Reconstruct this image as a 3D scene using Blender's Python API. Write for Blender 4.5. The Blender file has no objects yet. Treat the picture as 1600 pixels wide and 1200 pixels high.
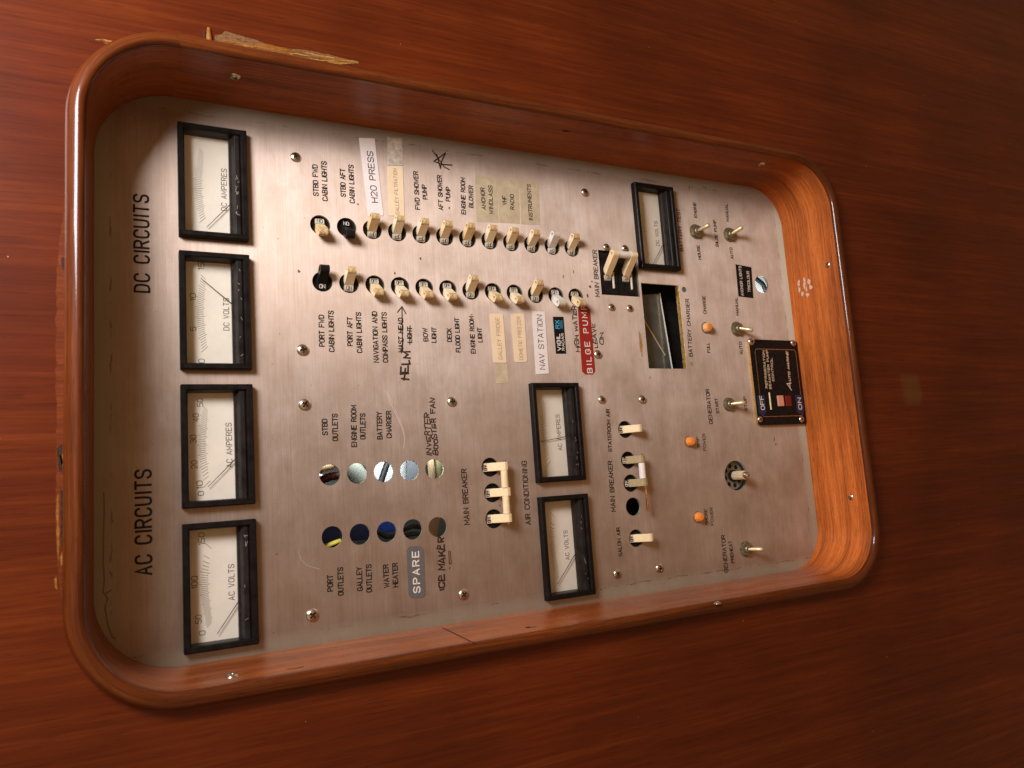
import bpy, math, random
from mathutils import Vector, Matrix
from mathutils.geometry import tessellate_polygon
random.seed(7)
C = bpy.context.scene.collection
MM = 0.001
PI = math.pi
# The control panel hangs upright on a wall.  Measurements are kept in the
# panel's own millimetres: u = right, v = up, w = out of the panel face.
RX = Matrix.Rotation(PI/2, 4, 'X')

# ------------------------------------------------------------------ camera
CAMR = ((-0.06969471, -0.88675797, 0.45694961),
        (-0.98893101, 0.00126906, -0.14837066),
        (0.13098897, -0.46223229, -0.8770309))
CAMP = Vector((-193.047, 133.801, 527.687))
F = 1212.5
cam_d = bpy.data.cameras.new('camera')
cam = bpy.data.objects.new('camera', cam_d); C.objects.link(cam)
cam_d.sensor_width = 36; cam_d.lens = 36*F/1600
cam_d.clip_start = 0.01; cam_d.clip_end = 20
cam_d.dof.use_dof = True; cam_d.dof.focus_distance = 0.60; cam_d.dof.aperture_fstop = 13.0
r0, r1, r2 = (Vector(r) for r in CAMR)
m = Matrix((( r0.x, -r1.x, -r2.x), (r0.y, -r1.y, -r2.y), (r0.z, -r1.z, -r2.z))).to_4x4()
m.translation = CAMP*MM
cam.matrix_world = RX @ m
bpy.context.scene.camera = cam

# ------------------------------------------------------------------ light
world = bpy.data.worlds.new('World'); bpy.context.scene.world = world
world.use_nodes = True
bg = world.node_tree.nodes['Background']
# a warm cabin: lighter overhead and in front, dim towards the floor
wt = world.node_tree
wtc = wt.nodes.new('ShaderNodeTexCoord'); wsp = wt.nodes.new('ShaderNodeSeparateXYZ'); wr = wt.nodes.new('ShaderNodeValToRGB')
wt.links.new(wtc.outputs['Generated'], wsp.inputs[0]); wt.links.new(wsp.outputs['Z'], wr.inputs[0])
e = wr.color_ramp.elements
wmr = wt.nodes.new('ShaderNodeMapRange'); wmr.inputs[1].default_value = -1; wmr.inputs[2].default_value = 1
wt.links.new(wsp.outputs['Z'], wmr.inputs[0]); wt.links.new(wmr.outputs[0], wr.inputs[0])
e[0].position = 0.05; e[0].color = (0.34, 0.17, 0.08, 1); e[1].position = 0.70; e[1].color = (0.82, 0.46, 0.21, 1)
wt.links.new(wr.outputs[0], bg.inputs[0]); bg.inputs[1].default_value = 0.50

def area(name, pos, target, sx, sy, power, col):
    l = bpy.data.lights.new(name, 'AREA'); l.shape = 'RECTANGLE'
    l.size = sx*MM; l.size_y = sy*MM; l.energy = power; l.color = col
    o = bpy.data.objects.new(name, l); C.objects.link(o)
    p = Vector(pos)*MM; t = Vector(target)*MM
    q = (t-p).to_track_quat('-Z', 'Y').to_matrix().to_4x4(); q.translation = p
    o.matrix_world = RX @ q
    return o
# the cabin window above the panel, and two added fill lamps hidden behind the plate
area('cabin_window', (235, 485, 490), (-100, -120, 0), 270, 270, 8.3, (1.0, 0.98, 1.03))
area('locker_fill', (-150, -45, -8), (-150, -45, -100), 20, 110, 0.10, (0.9, 0.97, 1.0))
area('locker_fill', (-62, -432, -8), (-30, -432, -60), 25, 25, 0.10, (0.9, 0.97, 1.0))
vs = bpy.context.scene.view_settings
vs.view_transform = 'Standard'; vs.look = 'None'; vs.exposure = 0.0; vs.gamma = 1

# ------------------------------------------------------------------ measuring
def ray(px, py):
    a, b = (px-800)/F, (py-600)/F
    return r0*a + r1*b + r2
def at(px, py, w=0.0):                       # photo pixel -> point on the plane w
    d = ray(px, py); return CAMP + d*((w-CAMP.z)/d.z)
def at_axis(px, py, ax, val):                # photo pixel -> point on the plane u or v = val
    d = ray(px, py); return CAMP + d*((val-CAMP[ax])/d[ax])

# ------------------------------------------------------------------ objects
def tag(o, label=None, cat=None, group=None, kind=None):
    if label: o['label'] = label
    if cat: o['category'] = cat
    if group: o['group'] = group
    if kind: o['kind'] = kind
    return o
def thing(name, label, cat, pos=(0, 0, 0), rot=0, group=None):
    o = bpy.data.objects.new(name, None); C.objects.link(o)
    o.empty_display_size = 0.01
    o.matrix_world = RX @ Matrix.Translation(Vector(pos)*MM) @ Matrix.Rotation(rot, 4, 'Z')
    return tag(o, label, cat, group)
class MB:
    def __init__(s): s.v = []; s.f = []; s.m = []; s.uv = None
    def add(s, vs_, fs, mi=0, M=None):
        b = len(s.v)
        for p in vs_:
            p = Vector(p)
            s.v.append(M @ p if M else p)
        for f in fs: s.f.append([b+i for i in f]); s.m.append(mi)
        return s
    def box(s, x0, x1, y0, y1, z0, z1, mi=0, M=None):
        vs_ = [(x, y, z) for z in (z0, z1) for y in (y0, y1) for x in (x0, x1)]
        return s.add(vs_, [(0, 2, 3, 1), (4, 5, 7, 6), (0, 1, 5, 4), (2, 6, 7, 3), (0, 4, 6, 2), (1, 3, 7, 5)], mi, M)
    def prism(s, loops, z0, z1, mi=0, M=None, side=None, bottom=True):
        ls = []
        for i, l in enumerate(loops):
            l = [Vector((p[0], p[1], 0)) for p in l]
            a = sum(l[k].x*l[(k+1) % len(l)].y - l[(k+1) % len(l)].x*l[k].y for k in range(len(l)))
            if (a < 0) != (i > 0): l.reverse()
            ls.append(l)
        flat = [p for l in ls for p in l]; n = len(flat)
        tris = tessellate_polygon(ls)
        top = []; bot = []
        for t in tris:
            a, b, c = (flat[i] for i in t)
            if (b-a).cross(c-a).z < 0: t = (t[0], t[2], t[1])
            top.append(tuple(i+n for i in t)); bot.append((t[0], t[2], t[1]))
        vs_ = [(p.x, p.y, z0) for p in flat] + [(p.x, p.y, z1) for p in flat]
        s.add(vs_, top + (bot if bottom else []), mi, M)
        b = len(s.v)-2*n; o = 0
        for l in ls:
            k = len(l)
            for i in range(k):
                j = (i+1) % k
                s.f.append([b+o+i, b+o+j, b+n+o+j, b+n+o+i]); s.m.append(mi if side is None else side)
            o += k
        return s
    def lathe(s, prof, n=32, mi=0, M=None, cap=True):
        vs_ = [(r*math.cos(2*PI*i/n), r*math.sin(2*PI*i/n), z) for r, z in prof for i in range(n)]
        fs = [(j*n+i, j*n+(i+1) % n, (j+1)*n+(i+1) % n, (j+1)*n+i) for j in range(len(prof)-1) for i in range(n)]
        if cap: fs.append(tuple((len(prof)-1)*n+i for i in range(n)))
        return s.add(vs_, fs, mi, M)
    def tube(s, pts, r, n=10, mi=0, cap=True):
        pts = [Vector(p) for p in pts]; rr = r if isinstance(r, (list, tuple)) else [r]*len(pts)
        vs_ = []; up = Vector((0.13, 0.31, 0.94))
        for i, p in enumerate(pts):
            t = (pts[min(i+1, len(pts)-1)]-pts[max(i-1, 0)]).normalized()
            a = t.cross(up).normalized(); b = a.cross(t)
            vs_ += [p + (a*math.cos(2*PI*k/n)+b*math.sin(2*PI*k/n))*rr[i] for k in range(n)]
        fs = [(j*n+k, (j+1)*n+k, (j+1)*n+(k+1) % n, j*n+(k+1) % n) for j in range(len(pts)-1) for k in range(n)]
        if cap: fs += [tuple(range(n)), tuple(reversed(range((len(pts)-1)*n, len(pts)*n)))]
        return s.add(vs_, fs, mi)
    def build(s, name, mats, parent=None, smooth=False, bevel=0, off=None, angle=40, auto=False):
        me = bpy.data.meshes.new(name)
        o3 = Vector(off) if off else Vector((0, 0, 0))
        me.from_pydata([tuple((p-o3)*MM) for p in s.v], [], s.f)
        if not isinstance(mats, (list, tuple)): mats = [mats]
        for mt in mats: me.materials.append(mt)
        me.polygons.foreach_set('material_index', s.m)
        if smooth or auto:
            me.polygons.foreach_set('use_smooth', [True]*len(s.f))
        if s.uv:
            l = me.uv_layers.new(name='UVMap')
            for i, c in enumerate(s.uv): l.data[i].uv = c
        me.update()
        if auto: me.set_sharp_from_angle(angle=math.radians(angle))
        o = bpy.data.objects.new(name, me); C.objects.link(o)
        if parent: o.parent = parent
        else: o.matrix_world = RX
        if bevel:
            b = o.modifiers.new('bevel', 'BEVEL'); b.width = bevel*MM; b.segments = 2
            b.limit_method = 'ANGLE'; b.angle_limit = math.radians(35)
        return o
def circle(cx, cy, r, n=40, a0=0):
    return [(cx+r*math.cos(a0+2*PI*i/n), cy+r*math.sin(a0+2*PI*i/n)) for i in range(n)]
def rrect(x0, x1, y0, y1, rad, t=0, seg=10):
    """rounded rectangle; rad = radii at (x1,y1),(x0,y1),(x0,y0),(x1,y0), t = outward offset"""
    if not isinstance(rad, (list, tuple)): rad = [rad]*4
    out = []
    for k, (cx, cy, sx, sy) in enumerate(((x1, y1, 1, 1), (x0, y1, -1, 1), (x0, y0, -1, -1), (x1, y0, 1, -1))):
        r = max(rad[k]+t, 0.02)
        ax, ay = cx+sx*(t-r), cy+sy*(t-r)
        for i in range(seg+1):
            a = k*PI/2 + (PI/2)*i/seg
            out.append((ax+r*math.cos(a), ay+r*math.sin(a)))
    return out
def sweep(mb, box, rad, prof, mi=0, seg=10, uv=False, sub=1):
    """closed sweep of a profile [(t outward, w)] round a rounded rectangle"""
    rings = [rrect(*box, rad, t, seg) for t, w in prof]
    if sub > 1:                              # cut the long straight sides
        rr = []
        for ring in rings:
            n = len(ring); new = []
            for i in range(n):
                a, b = ring[i], ring[(i+1) % n]
                new.append(a)
                if (i % (seg+1)) == seg:
                    for k in range(1, sub): new.append((a[0]+(b[0]-a[0])*k/sub, a[1]+(b[1]-a[1])*k/sub))
            rr.append(new)
        rings = rr
    n = len(rings[0]); vs_ = [(x, y, prof[j][1]) for j, ring in enumerate(rings) for x, y in ring]
    fs = []; uvs = []
    ln = [0]; R0 = rings[len(rings)//2]
    for i in range(n):
        a, b = R0[i], R0[(i+1) % n]; ln.append(ln[-1]+math.hypot(b[0]-a[0], b[1]-a[1]))
    pl = [0]
    for j in range(len(prof)-1): pl.append(pl[-1]+math.hypot(prof[j+1][0]-prof[j][0], prof[j+1][1]-prof[j][1]))
    for j in range(len(prof)-1):
        for i in range(n):
            k = (i+1) % n
            fs.append((j*n+i, j*n+k, (j+1)*n+k, (j+1)*n+i))
            uvs += [(ln[i], pl[j]), (ln[i+1], pl[j]), (ln[i+1], pl[j+1]), (ln[i], pl[j+1])]
    mb.add(vs_, fs, mi)
    if uv: mb.uv = uvs
    return mb

# ------------------------------------------------------------------ materials
class NT:
    def __init__(s, name):
        s.mat = bpy.data.materials.new(name); s.mat.use_nodes = True
        s.t = s.mat.node_tree; s.p = s.t.nodes['Principled BSDF']
    def n(s, typ, **kw):
        x = s.t.nodes.new(typ)
        for k, v in kw.items():
            if k.startswith('i_'): x.inputs[k[2:].replace('_', ' ')].default_value = v
            else: setattr(x, k, v)
        return x
    def l(s, a, b): s.t.links.new(a, b)
    def noise(s, vec, scale, detail=4, rough=0.55, sc=(1, 1, 1), dist=0, loc=(0, 0, 0)):
        mp = s.n('ShaderNodeMapping'); mp.inputs['Scale'].default_value = sc; mp.inputs['Location'].default_value = loc
        s.l(vec, mp.inputs['Vector'])
        x = s.n('ShaderNodeTexNoise'); x.inputs['Scale'].default_value = scale
        x.inputs['Detail'].default_value = detail; x.inputs['Roughness'].default_value = rough
        x.inputs['Distortion'].default_value = dist
        s.l(mp.outputs[0], x.inputs['Vector']); return x.outputs['Fac']
    def ramp(s, fac, stops):
        r = s.n('ShaderNodeValToRGB'); e = r.color_ramp.elements
        while len(e) < len(stops): e.new(0.5)
        for i, (p, c) in enumerate(stops):
            e[i].position = p; e[i].color = (*c, 1) if len(c) == 3 else c
        s.l(fac, r.inputs[0]); return r.outputs[0]
    def g(s, v): return (v, v, v)
    def math(s, op, a, b=None, c=None, clamp=False):
        x = s.n('ShaderNodeMath', operation=op, use_clamp=clamp)
        for i, q in enumerate((a, b, c)):
            if q is None: continue
            if isinstance(q, (int, float)): x.inputs[i].default_value = q
            else: s.l(q, x.inputs[i])
        return x.outputs[0]
    def mix(s, fac, a, b, typ='MIX'):
        x = s.n('ShaderNodeMix', data_type='RGBA', blend_type=typ)
        for i, q in ((0, fac), (6, a), (7, b)):
            if isinstance(q, (int, float)): x.inputs[i].default_value = q
            elif isinstance(q, tuple): x.inputs[i].default_value = (*q, 1)
            else: s.l(q, x.inputs[i])
        return x.outputs[2]
    def obj(s): return s.n('ShaderNodeTexCoord').outputs['Object']
    def uvm(s): return s.n('ShaderNodeTexCoord').outputs['UV']
    def bump(s, h, strength, dist=0.0003):
        b = s.n('ShaderNodeBump'); b.inputs['Strength'].default_value = strength
        b.inputs['Distance'].default_value = dist
        s.l(h, b.inputs['Height']); s.l(b.outputs[0], s.p.inputs['Normal']); return b

def plain(name, col, rough=0.5, metal=0, spec=0.5, vary=0.12, scale=300, coat=0, bump=0.0, dirt=None):
    t = NT(name); o = t.obj()
    f = t.noise(o, scale, 5, 0.6)
    a = tuple(c*(1-vary) for c in col); b = tuple(min(1, c*(1+vary)) for c in col)
    c = t.ramp(f, [(0.3, a), (0.7, b)])
    if dirt:
        f2 = t.noise(o, scale*0.7, 6, 0.7, loc=(3.1, 1.7, 0.4))
        k = t.ramp(f2, [(dirt[1], t.g(0)), (dirt[1]+0.12, t.g(1))])
        c = t.mix(k, c, dirt[0])
    t.l(c, t.p.inputs['Base Color'])
    r = t.ramp(f, [(0.3, t.g(max(0, rough-0.07))), (0.7, t.g(min(1, rough+0.1)))])
    t.l(r, t.p.inputs['Roughness'])
    t.p.inputs['Metallic'].default_value = metal
    t.p.inputs['Specular IOR Level'].default_value = spec
    t.p.inputs['Coat Weight'].default_value = coat
    if bump: t.bump(f, bump)
    return t.mat

def wood(name, dark, mid, light, use_uv=False, painted_sheen=None, pores=0.5, coat=0.6, rough=0.4, along=(60, 1.6, 60), croug=0.16, scuff_and_glare=0.3):
    t = NT(name)
    vec = t.uvm() if use_uv else t.obj()
    if use_uv:                                # uv are millimetres along / across the moulding
        mp = t.n('ShaderNodeMapping'); mp.inputs['Scale'].default_value = (0.001, 0.001, 0.001)
        t.l(vec, mp.inputs['Vector']); vec = mp.outputs[0]
        sc = (1.6/60*60, 60, 60)
        sc = (4.0, 120, 120)
    else: sc = along
    big = t.noise(vec, 1.0, 6, 0.62, sc=tuple(s*0.55 for s in sc), dist=0.5)
    fine = t.noise(vec, 1.0, 7, 0.7, sc=tuple(s*(5 if s > 10 else 6) for s in sc), loc=(2, 1, 0))
    por = t.noise(vec, 1.0, 3, 0.5, sc=tuple(s*(22 if s > 10 else 26) for s in sc), loc=(5, 3, 1))
    blot = t.noise(vec, 7.0, 3, 0.5, loc=(9, 4, 2))
    f = t.math('MULTIPLY_ADD', fine, 0.55, t.math('MULTIPLY', big, 0.48))
    c = t.ramp(f, [(0.30, dark), (0.52, mid), (0.76, light)])
    bl = t.ramp(blot, [(0.35, t.g(0.78)), (0.65, t.g(1.15))])
    c = t.mix(1.0, c, bl, 'MULTIPLY')
    pm = t.ramp(por, [(0.30, t.g(1)), (0.40, t.g(0))])
    pm2 = t.math('MULTIPLY', pm, pores)
    c = t.mix(pm2, c, tuple(x*0.35 for x in dark))
    # small pale nicks in the varnish
    v = t.n('ShaderNodeTexVoronoi'); v.inputs['Scale'].default_value = 60
    t.l(vec, v.inputs['Vector'])
    nk = t.ramp(v.outputs['Distance'], [(0.012, t.g(1)), (0.03, t.g(0))])
    sel = t.ramp(t.noise(vec, 30, 1, 0.5), [(0.52, t.g(0)), (0.56, t.g(1))])
    nk = t.math('MULTIPLY', t.math('MULTIPLY', nk, sel), scuff_and_glare)
    c = t.mix(nk, c, (0.55, 0.28, 0.12))
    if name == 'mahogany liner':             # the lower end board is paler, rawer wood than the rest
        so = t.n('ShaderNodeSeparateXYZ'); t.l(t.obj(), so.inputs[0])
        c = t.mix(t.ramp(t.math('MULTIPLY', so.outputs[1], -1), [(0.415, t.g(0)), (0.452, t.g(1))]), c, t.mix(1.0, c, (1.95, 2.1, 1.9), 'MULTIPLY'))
    if painted_sheen:                               # a soft-edged sheen on the wall, painted in as paler colour
        mp = t.n('ShaderNodeMapping', vector_type='TEXTURE'); mp.inputs['Location'].default_value = painted_sheen
        mp.inputs['Scale'].default_value = (0.0165, 0.0165, 1)
        t.l(vec, mp.inputs['Vector']); ss = t.n('ShaderNodeSeparateXYZ'); t.l(mp.outputs[0], ss.inputs[0])
        mx = t.math('ADD', t.math('POWER', t.math('ABSOLUTE', ss.outputs[0]), 4), t.math('POWER', t.math('ABSOLUTE', ss.outputs[1]), 4))
        wb = t.math('ADD', mx, t.math('MULTIPLY_ADD', t.noise(vec, 130, 4, 0.6), 1.2, -0.6))
        c = t.mix(t.ramp(wb, [(0.0, t.g(0.5)), (1.0, t.g(0))]), c, (0.14, 0.072, 0.018))
    t.l(c, t.p.inputs['Base Color'])
    t.p.inputs['Roughness'].default_value = rough
    t.p.inputs['Coat Weight'].default_value = coat; t.p.inputs['Specular IOR Level'].default_value = 0.12
    sm = t.noise(vec, 22, 5, 0.65, loc=(1, 7, 3))
    t.l(t.ramp(sm, [(0.3, t.g(croug*0.6)), (0.7, t.g(croug*1.8))]), t.p.inputs['Coat Roughness'])
    h = t.math('MULTIPLY_ADD', por, 0.5, fine)
    t.bump(h, 0.25, 0.0004)
    return t.mat

def metal_plate():
    t = NT('brushed aluminium'); o = t.obj()
    sp = t.n('ShaderNodeSeparateXYZ'); t.l(o, sp.inputs[0])
    brush = t.noise(o, 1.0, 4, 0.7, sc=(14, 1000, 1000))
    brush2 = t.noise(o, 1.0, 3, 0.6, sc=(9, 420, 420), loc=(4, 1, 1))
    mott = t.noise(o, 26, 6, 0.65)
    spot = t.noise(o, 420, 3, 0.6, loc=(2, 2, 2))
    cloud = t.noise(o, 9, 5, 0.6, loc=(6, 3, 1))
    c = t.ramp(mott, [(0.3, (0.47, 0.37, 0.295)), (0.7, (0.64, 0.53, 0.45))])
    bl = t.ramp(brush, [(0.3, t.g(0.88)), (0.7, t.g(1.09))])
    c = t.mix(1.0, c, bl, 'MULTIPLY')
    smear = t.noise(o, 1.0, 5, 0.7, sc=(22, 75, 75), loc=(3, 9, 2), dist=0.6)
    c = t.mix(1.0, c, t.ramp(smear, [(0.34, (0.91, 0.87, 0.83)), (0.62, (1.03, 1.03, 1.03))]), 'MULTIPLY')
    # brown tarnish: patchy, and heavier towards the edge of the opening
    ed = []
    for ax, lo, hi in ((0, -286, 79), (1, -457, 141)):
        ed.append(t.math('SUBTRACT', sp.outputs[ax], lo*MM)); ed.append(t.math('SUBTRACT', hi*MM, sp.outputs[ax]))
    dmin = t.math('MINIMUM', t.math('MINIMUM', ed[0], ed[1]), t.math('MINIMUM', ed[2], ed[3]))
    wob = t.math('MULTIPLY_ADD', t.noise(o, 60, 5, 0.7, loc=(1, 5, 0)), 0.006, -0.003)
    dw = t.math('ADD', dmin, wob)
    # an old glue line about 9 mm inside the frame with a paler margin outside
    near = t.math('SUBTRACT', 1.0, t.math('MULTIPLY', t.math('ABSOLUTE', t.math('SUBTRACT', dw, 0.009)), 1400), clamp=True)
    brk = t.ramp(t.noise(o, 45, 4, 0.7, loc=(8, 8, 3)), [(0.50, t.g(0)), (0.60, t.g(1))])
    gl = t.math('MULTIPLY', t.math('MULTIPLY', near, brk), 0.75)
    marg = t.ramp(dw, [(0.0070, t.g(1)), (0.0092, t.g(0))])
    c = t.mix(t.math('MULTIPLY', marg, 0.55), c, (0.74, 0.74, 0.60))
    tar = t.ramp(cloud, [(0.40, t.g(0)), (0.72, t.g(0.5))])
    c = t.mix(tar, c, (0.50, 0.37, 0.27))
    grime = t.ramp(t.math('ADD', dmin, t.math('MULTIPLY_ADD', cloud, 0.02, -0.01)), [(0.0, t.g(0.30)), (0.022, t.g(0))])
    c = t.mix(grime, c, (0.34, 0.29, 0.17))
    c = t.mix(gl, c, (0.15, 0.085, 0.04))
    sk = t.ramp(spot, [(0.27, t.g(0.75)), (0.31, t.g(0))])
    skz = t.ramp(t.noise(o, 14, 3, 0.6, loc=(0, 2, 9)), [(0.42, t.g(0)), (0.58, t.g(1))])
    c = t.mix(t.math('MULTIPLY', sk, skz), c, (0.13, 0.09, 0.06))
    lk = t.ramp(spot, [(0.70, t.g(0)), (0.76, t.g(0.5))])
    c = t.mix(lk, c, (0.9, 0.88, 0.85))
    t.l(c, t.p.inputs['Base Color'])
    t.p.inputs['Metallic'].default_value = 0.80
    rr = t.math('ADD', t.ramp(brush2, [(0.3, t.g(0.53)), (0.7, t.g(0.58))]), t.math('MULTIPLY', marg, 0.1))
    rr = t.math('ADD', rr, t.ramp(mott, [(0.35, t.g(-0.0)), (0.65, t.g(0.07))]))
    t.l(rr, t.p.inputs['Roughness'])
    t.p.inputs['Anisotropic'].default_value = 0.85
    tan = t.n('ShaderNodeTangent'); tan.direction_type = 'RADIAL'; tan.axis = 'Y'
    cb = t.n('ShaderNodeCombineXYZ'); cb.inputs[1].default_value = 1.0
    vt = t.n('ShaderNodeVectorTransform', vector_type='VECTOR', convert_from='OBJECT', convert_to='WORLD')
    t.l(cb.outputs[0], vt.inputs[0]); t.l(vt.outputs[0], t.p.inputs['Tangent'])
    t.t.nodes.remove(tan)
    t.bump(t.math('ADD', brush, t.math('MULTIPLY', mott, 0.6)), 0.035, 0.0002)
    return t.mat

def glass(name):
    t = NT(name); t.t.nodes.remove(t.p)
    out = t.t.nodes['Material Output']
    tr = t.n('ShaderNodeBsdfTransparent'); tr.inputs[0].default_value = (0.93, 0.92, 0.88, 1)
    gl = t.n('ShaderNodeBsdfGlossy'); gl.inputs['Roughness'].default_value = 0.05
    fr = t.n('ShaderNodeLayerWeight'); fr.inputs[0].default_value = 0.5
    mx = t.n('ShaderNodeMixShader')
    t.l(t.math('MULTIPLY_ADD', t.math('POWER', fr.outputs['Facing'], 5), 0.8, 0.03), mx.inputs[0]); t.l(tr.outputs[0], mx.inputs[1]); t.l(gl.outputs[0], mx.inputs[2])
    t.l(mx.outputs[0], out.inputs[0]); return t.mat

M = {}
M['wall'] = wood('varnished mahogany wall', (0.052, 0.0056, 0.0010), (0.103, 0.0152, 0.0024), (0.185, 0.036, 0.0056), scuff_and_glare=0.8, coat=0.5, croug=0.06, painted_sheen=tuple(at(1424, 609, 50)*MM)[:2]+(0,))
M['trim'] = wood('varnished mahogany moulding', (0.030, 0.0045, 0.001), (0.115, 0.024, 0.004), (0.28, 0.075, 0.012), use_uv=True, croug=0.07, pores=0.7)
M['liner'] = wood('mahogany liner', (0.045, 0.008, 0.003), (0.28, 0.068, 0.014), (0.52, 0.155, 0.036), use_uv=True, pores=0.9, coat=0.35, croug=0.28)
M['bare'] = wood('splintered bare wood', (0.12, 0.038, 0.008), (0.30, 0.115, 0.022), (0.50, 0.24, 0.06), coat=0.2, pores=0.6, along=(420, 60, 420))
M['plate'] = metal_plate()
M['edge'] = plain('cut aluminium edge', (0.80, 0.72, 0.52), 0.35, 0.8)
M['ink'] = plain('black print', (0.026, 0.019, 0.014), 0.7, spec=0.08, vary=0.3)
M['marker'] = plain('brown black marker', (0.045, 0.024, 0.016), 0.6, spec=0.1, vary=0.5, scale=500)
M['fadeink'] = plain('faded print', (0.22, 0.15, 0.10), 0.6)
M['dialink'] = plain('grey dial print', (0.07, 0.06, 0.055), 0.7, spec=0.1)
M['black'] = plain('black plastic', (0.014, 0.012, 0.011), 0.32, spec=0.12, vary=0.4, scale=200, bump=0.05)
M['bezel'] = plain('dusty black bezel', (0.010, 0.008, 0.007), 0.36, spec=0.12, vary=0.4, scale=160, dirt=((0.09, 0.08, 0.05), 0.70))
M['cover'] = plain('scuffed black cover', (0.020, 0.017, 0.015), 0.30, spec=0.12, vary=0.4, scale=120, dirt=((0.11, 0.10, 0.07), 0.64))
M['dial'] = plain('aged dial card', (0.88, 0.84, 0.76), 0.7, vary=0.07, scale=60)
M['glass'] = glass('clear meter lens')
M['cream'] = plain('cream plastic handle', (0.86, 0.69, 0.41), 0.42, vary=0.10, scale=260, dirt=((0.22, 0.12, 0.05), 0.66))
M['ivory'] = plain('paler ivory handle', (0.90, 0.77, 0.52), 0.40, vary=0.08, scale=240, dirt=((0.25, 0.14, 0.06), 0.68))
M['yellowed'] = plain('yellowed grimy handle', (0.80, 0.60, 0.31), 0.45, vary=0.12, scale=300, dirt=((0.16, 0.085, 0.035), 0.60))
M['creamtip'] = plain('worn handle tip', (0.60, 0.42, 0.20), 0.5, vary=0.45, scale=520, dirt=((0.20, 0.12, 0.05), 0.56))
M['mark'] = plain('pale marking plate', (0.62, 0.56, 0.44), 0.5)
M['white'] = plain('white plastic', (0.82, 0.79, 0.72), 0.45, vary=0.05)
M['whiteprint'] = plain('white print', (0.80, 0.76, 0.68), 0.5, vary=0.05)
M['paper'] = plain('white tape label', (0.86, 0.80, 0.76), 0.5, vary=0.04)
M['peach'] = plain('yellowed label', (0.86, 0.69, 0.46), 0.5, vary=0.05, scale=90)
M['peachink'] = plain('faded label print', (0.42, 0.26, 0.13), 0.5)
M['torn'] = plain('torn tape residue', (0.55, 0.50, 0.40), 0.5, vary=0.35, scale=260, dirt=((0.20, 0.17, 0.12), 0.60))
M['tape'] = plain('stained clear tape', (0.64, 0.55, 0.37), 0.42, 0.2, vary=0.15, scale=110, dirt=((0.30, 0.18, 0.07), 0.66))
M['red'] = plain('red embossed tape', (0.34, 0.022, 0.016), 0.35, vary=0.1)
M['grey'] = plain('grey embossed tape', (0.13, 0.125, 0.12), 0.35, vary=0.08)
M['blue'] = plain('blue embossed tape', (0.014, 0.03, 0.085), 0.35, vary=0.1)
M['lblack'] = plain('glossy black label', (0.012, 0.011, 0.011), 0.28, spec=0.12, vary=0.3)
M['cyan'] = plain('cyan print', (0.06, 0.38, 0.62), 0.5)
M['steel'] = plain('stainless screw', (0.68, 0.62, 0.54), 0.24, 1.0, vary=0.12, scale=500)
M['slot'] = plain('dirty screw recess', (0.07, 0.05, 0.035), 0.6, 0.4)
M['brassy'] = plain('weathered nickel', (0.30, 0.27, 0.17), 0.42, 0.7, vary=0.4, scale=500)
M['lever'] = plain('aged nickel lever', (0.72, 0.62, 0.36), 0.36, 0.55, vary=0.12, scale=300)
M['copper'] = plain('copper rod', (0.85, 0.48, 0.24), 0.28, 1.0, vary=0.2, scale=500)
M['orange'] = plain('orange lamp cap', (0.90, 0.30, 0.055), 0.3, vary=0.1, coat=0.6)
M['palelens'] = plain('pale orange lamp cap', (0.88, 0.46, 0.20), 0.4, vary=0.06)
M['gold'] = plain('brass trim edge', (0.85, 0.62, 0.25), 0.3, 0.9)
M['rocker'] = plain('red rocker half', (0.20, 0.012, 0.010), 0.4)
M['pinkr'] = plain('pale pink rocker half', (0.75, 0.36, 0.25), 0.45, vary=0.1)
M['glue'] = plain('amber glue drip', (0.42, 0.25, 0.07), 0.4, vary=0.3)
M['chalk'] = plain('pale scuff and glare', (0.72, 0.55, 0.44), 0.6, vary=0.1)  # plate scratches, and the glare painted on the end board
M['navy'] = plain('navy breaker case', (0.015, 0.03, 0.085), 0.4, vary=0.3)
M['royal'] = plain('royal blue case', (0.02, 0.07, 0.40), 0.45, vary=0.3)
M['locker'] = plain('grey locker paint', (0.26, 0.28, 0.23), 0.6, vary=0.15, scale=20)
M['lockwhite'] = plain('white locker board', (0.86, 0.88, 0.86), 0.5, vary=0.04)
M['cable'] = plain('black cable', (0.015, 0.015, 0.015), 0.4)
M['yellow'] = plain('yellow cable', (0.72, 0.62, 0.10), 0.4)
M['tan'] = plain('tan cable', (0.60, 0.42, 0.24), 0.45)
M['greyp'] = plain('blue grey panel', (0.16, 0.175, 0.19), 0.5)
M['rotor'] = plain('grey switch wafer', (0.22, 0.20, 0.15), 0.5, vary=0.25, scale=200)
M['maroon'] = plain('maroon cable', (0.10, 0.012, 0.010), 0.4); M['olivec'] = plain('olive cable', (0.26, 0.23, 0.11), 0.4)
M['stainm'] = plain('brown stain', (0.15, 0.085, 0.045), 0.6, vary=0.5, scale=900)
M['baredark'] = plain('dark torn fibre', (0.16, 0.07, 0.02), 0.7, vary=0.5, scale=500)
M['baregold'] = plain('golden torn fibre', (0.46, 0.24, 0.06), 0.5, vary=0.35, scale=500)
M['knurl'] = plain('cream knurled shaft', (0.78, 0.64, 0.42), 0.42, 0.2, vary=0.15, scale=500)

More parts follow.
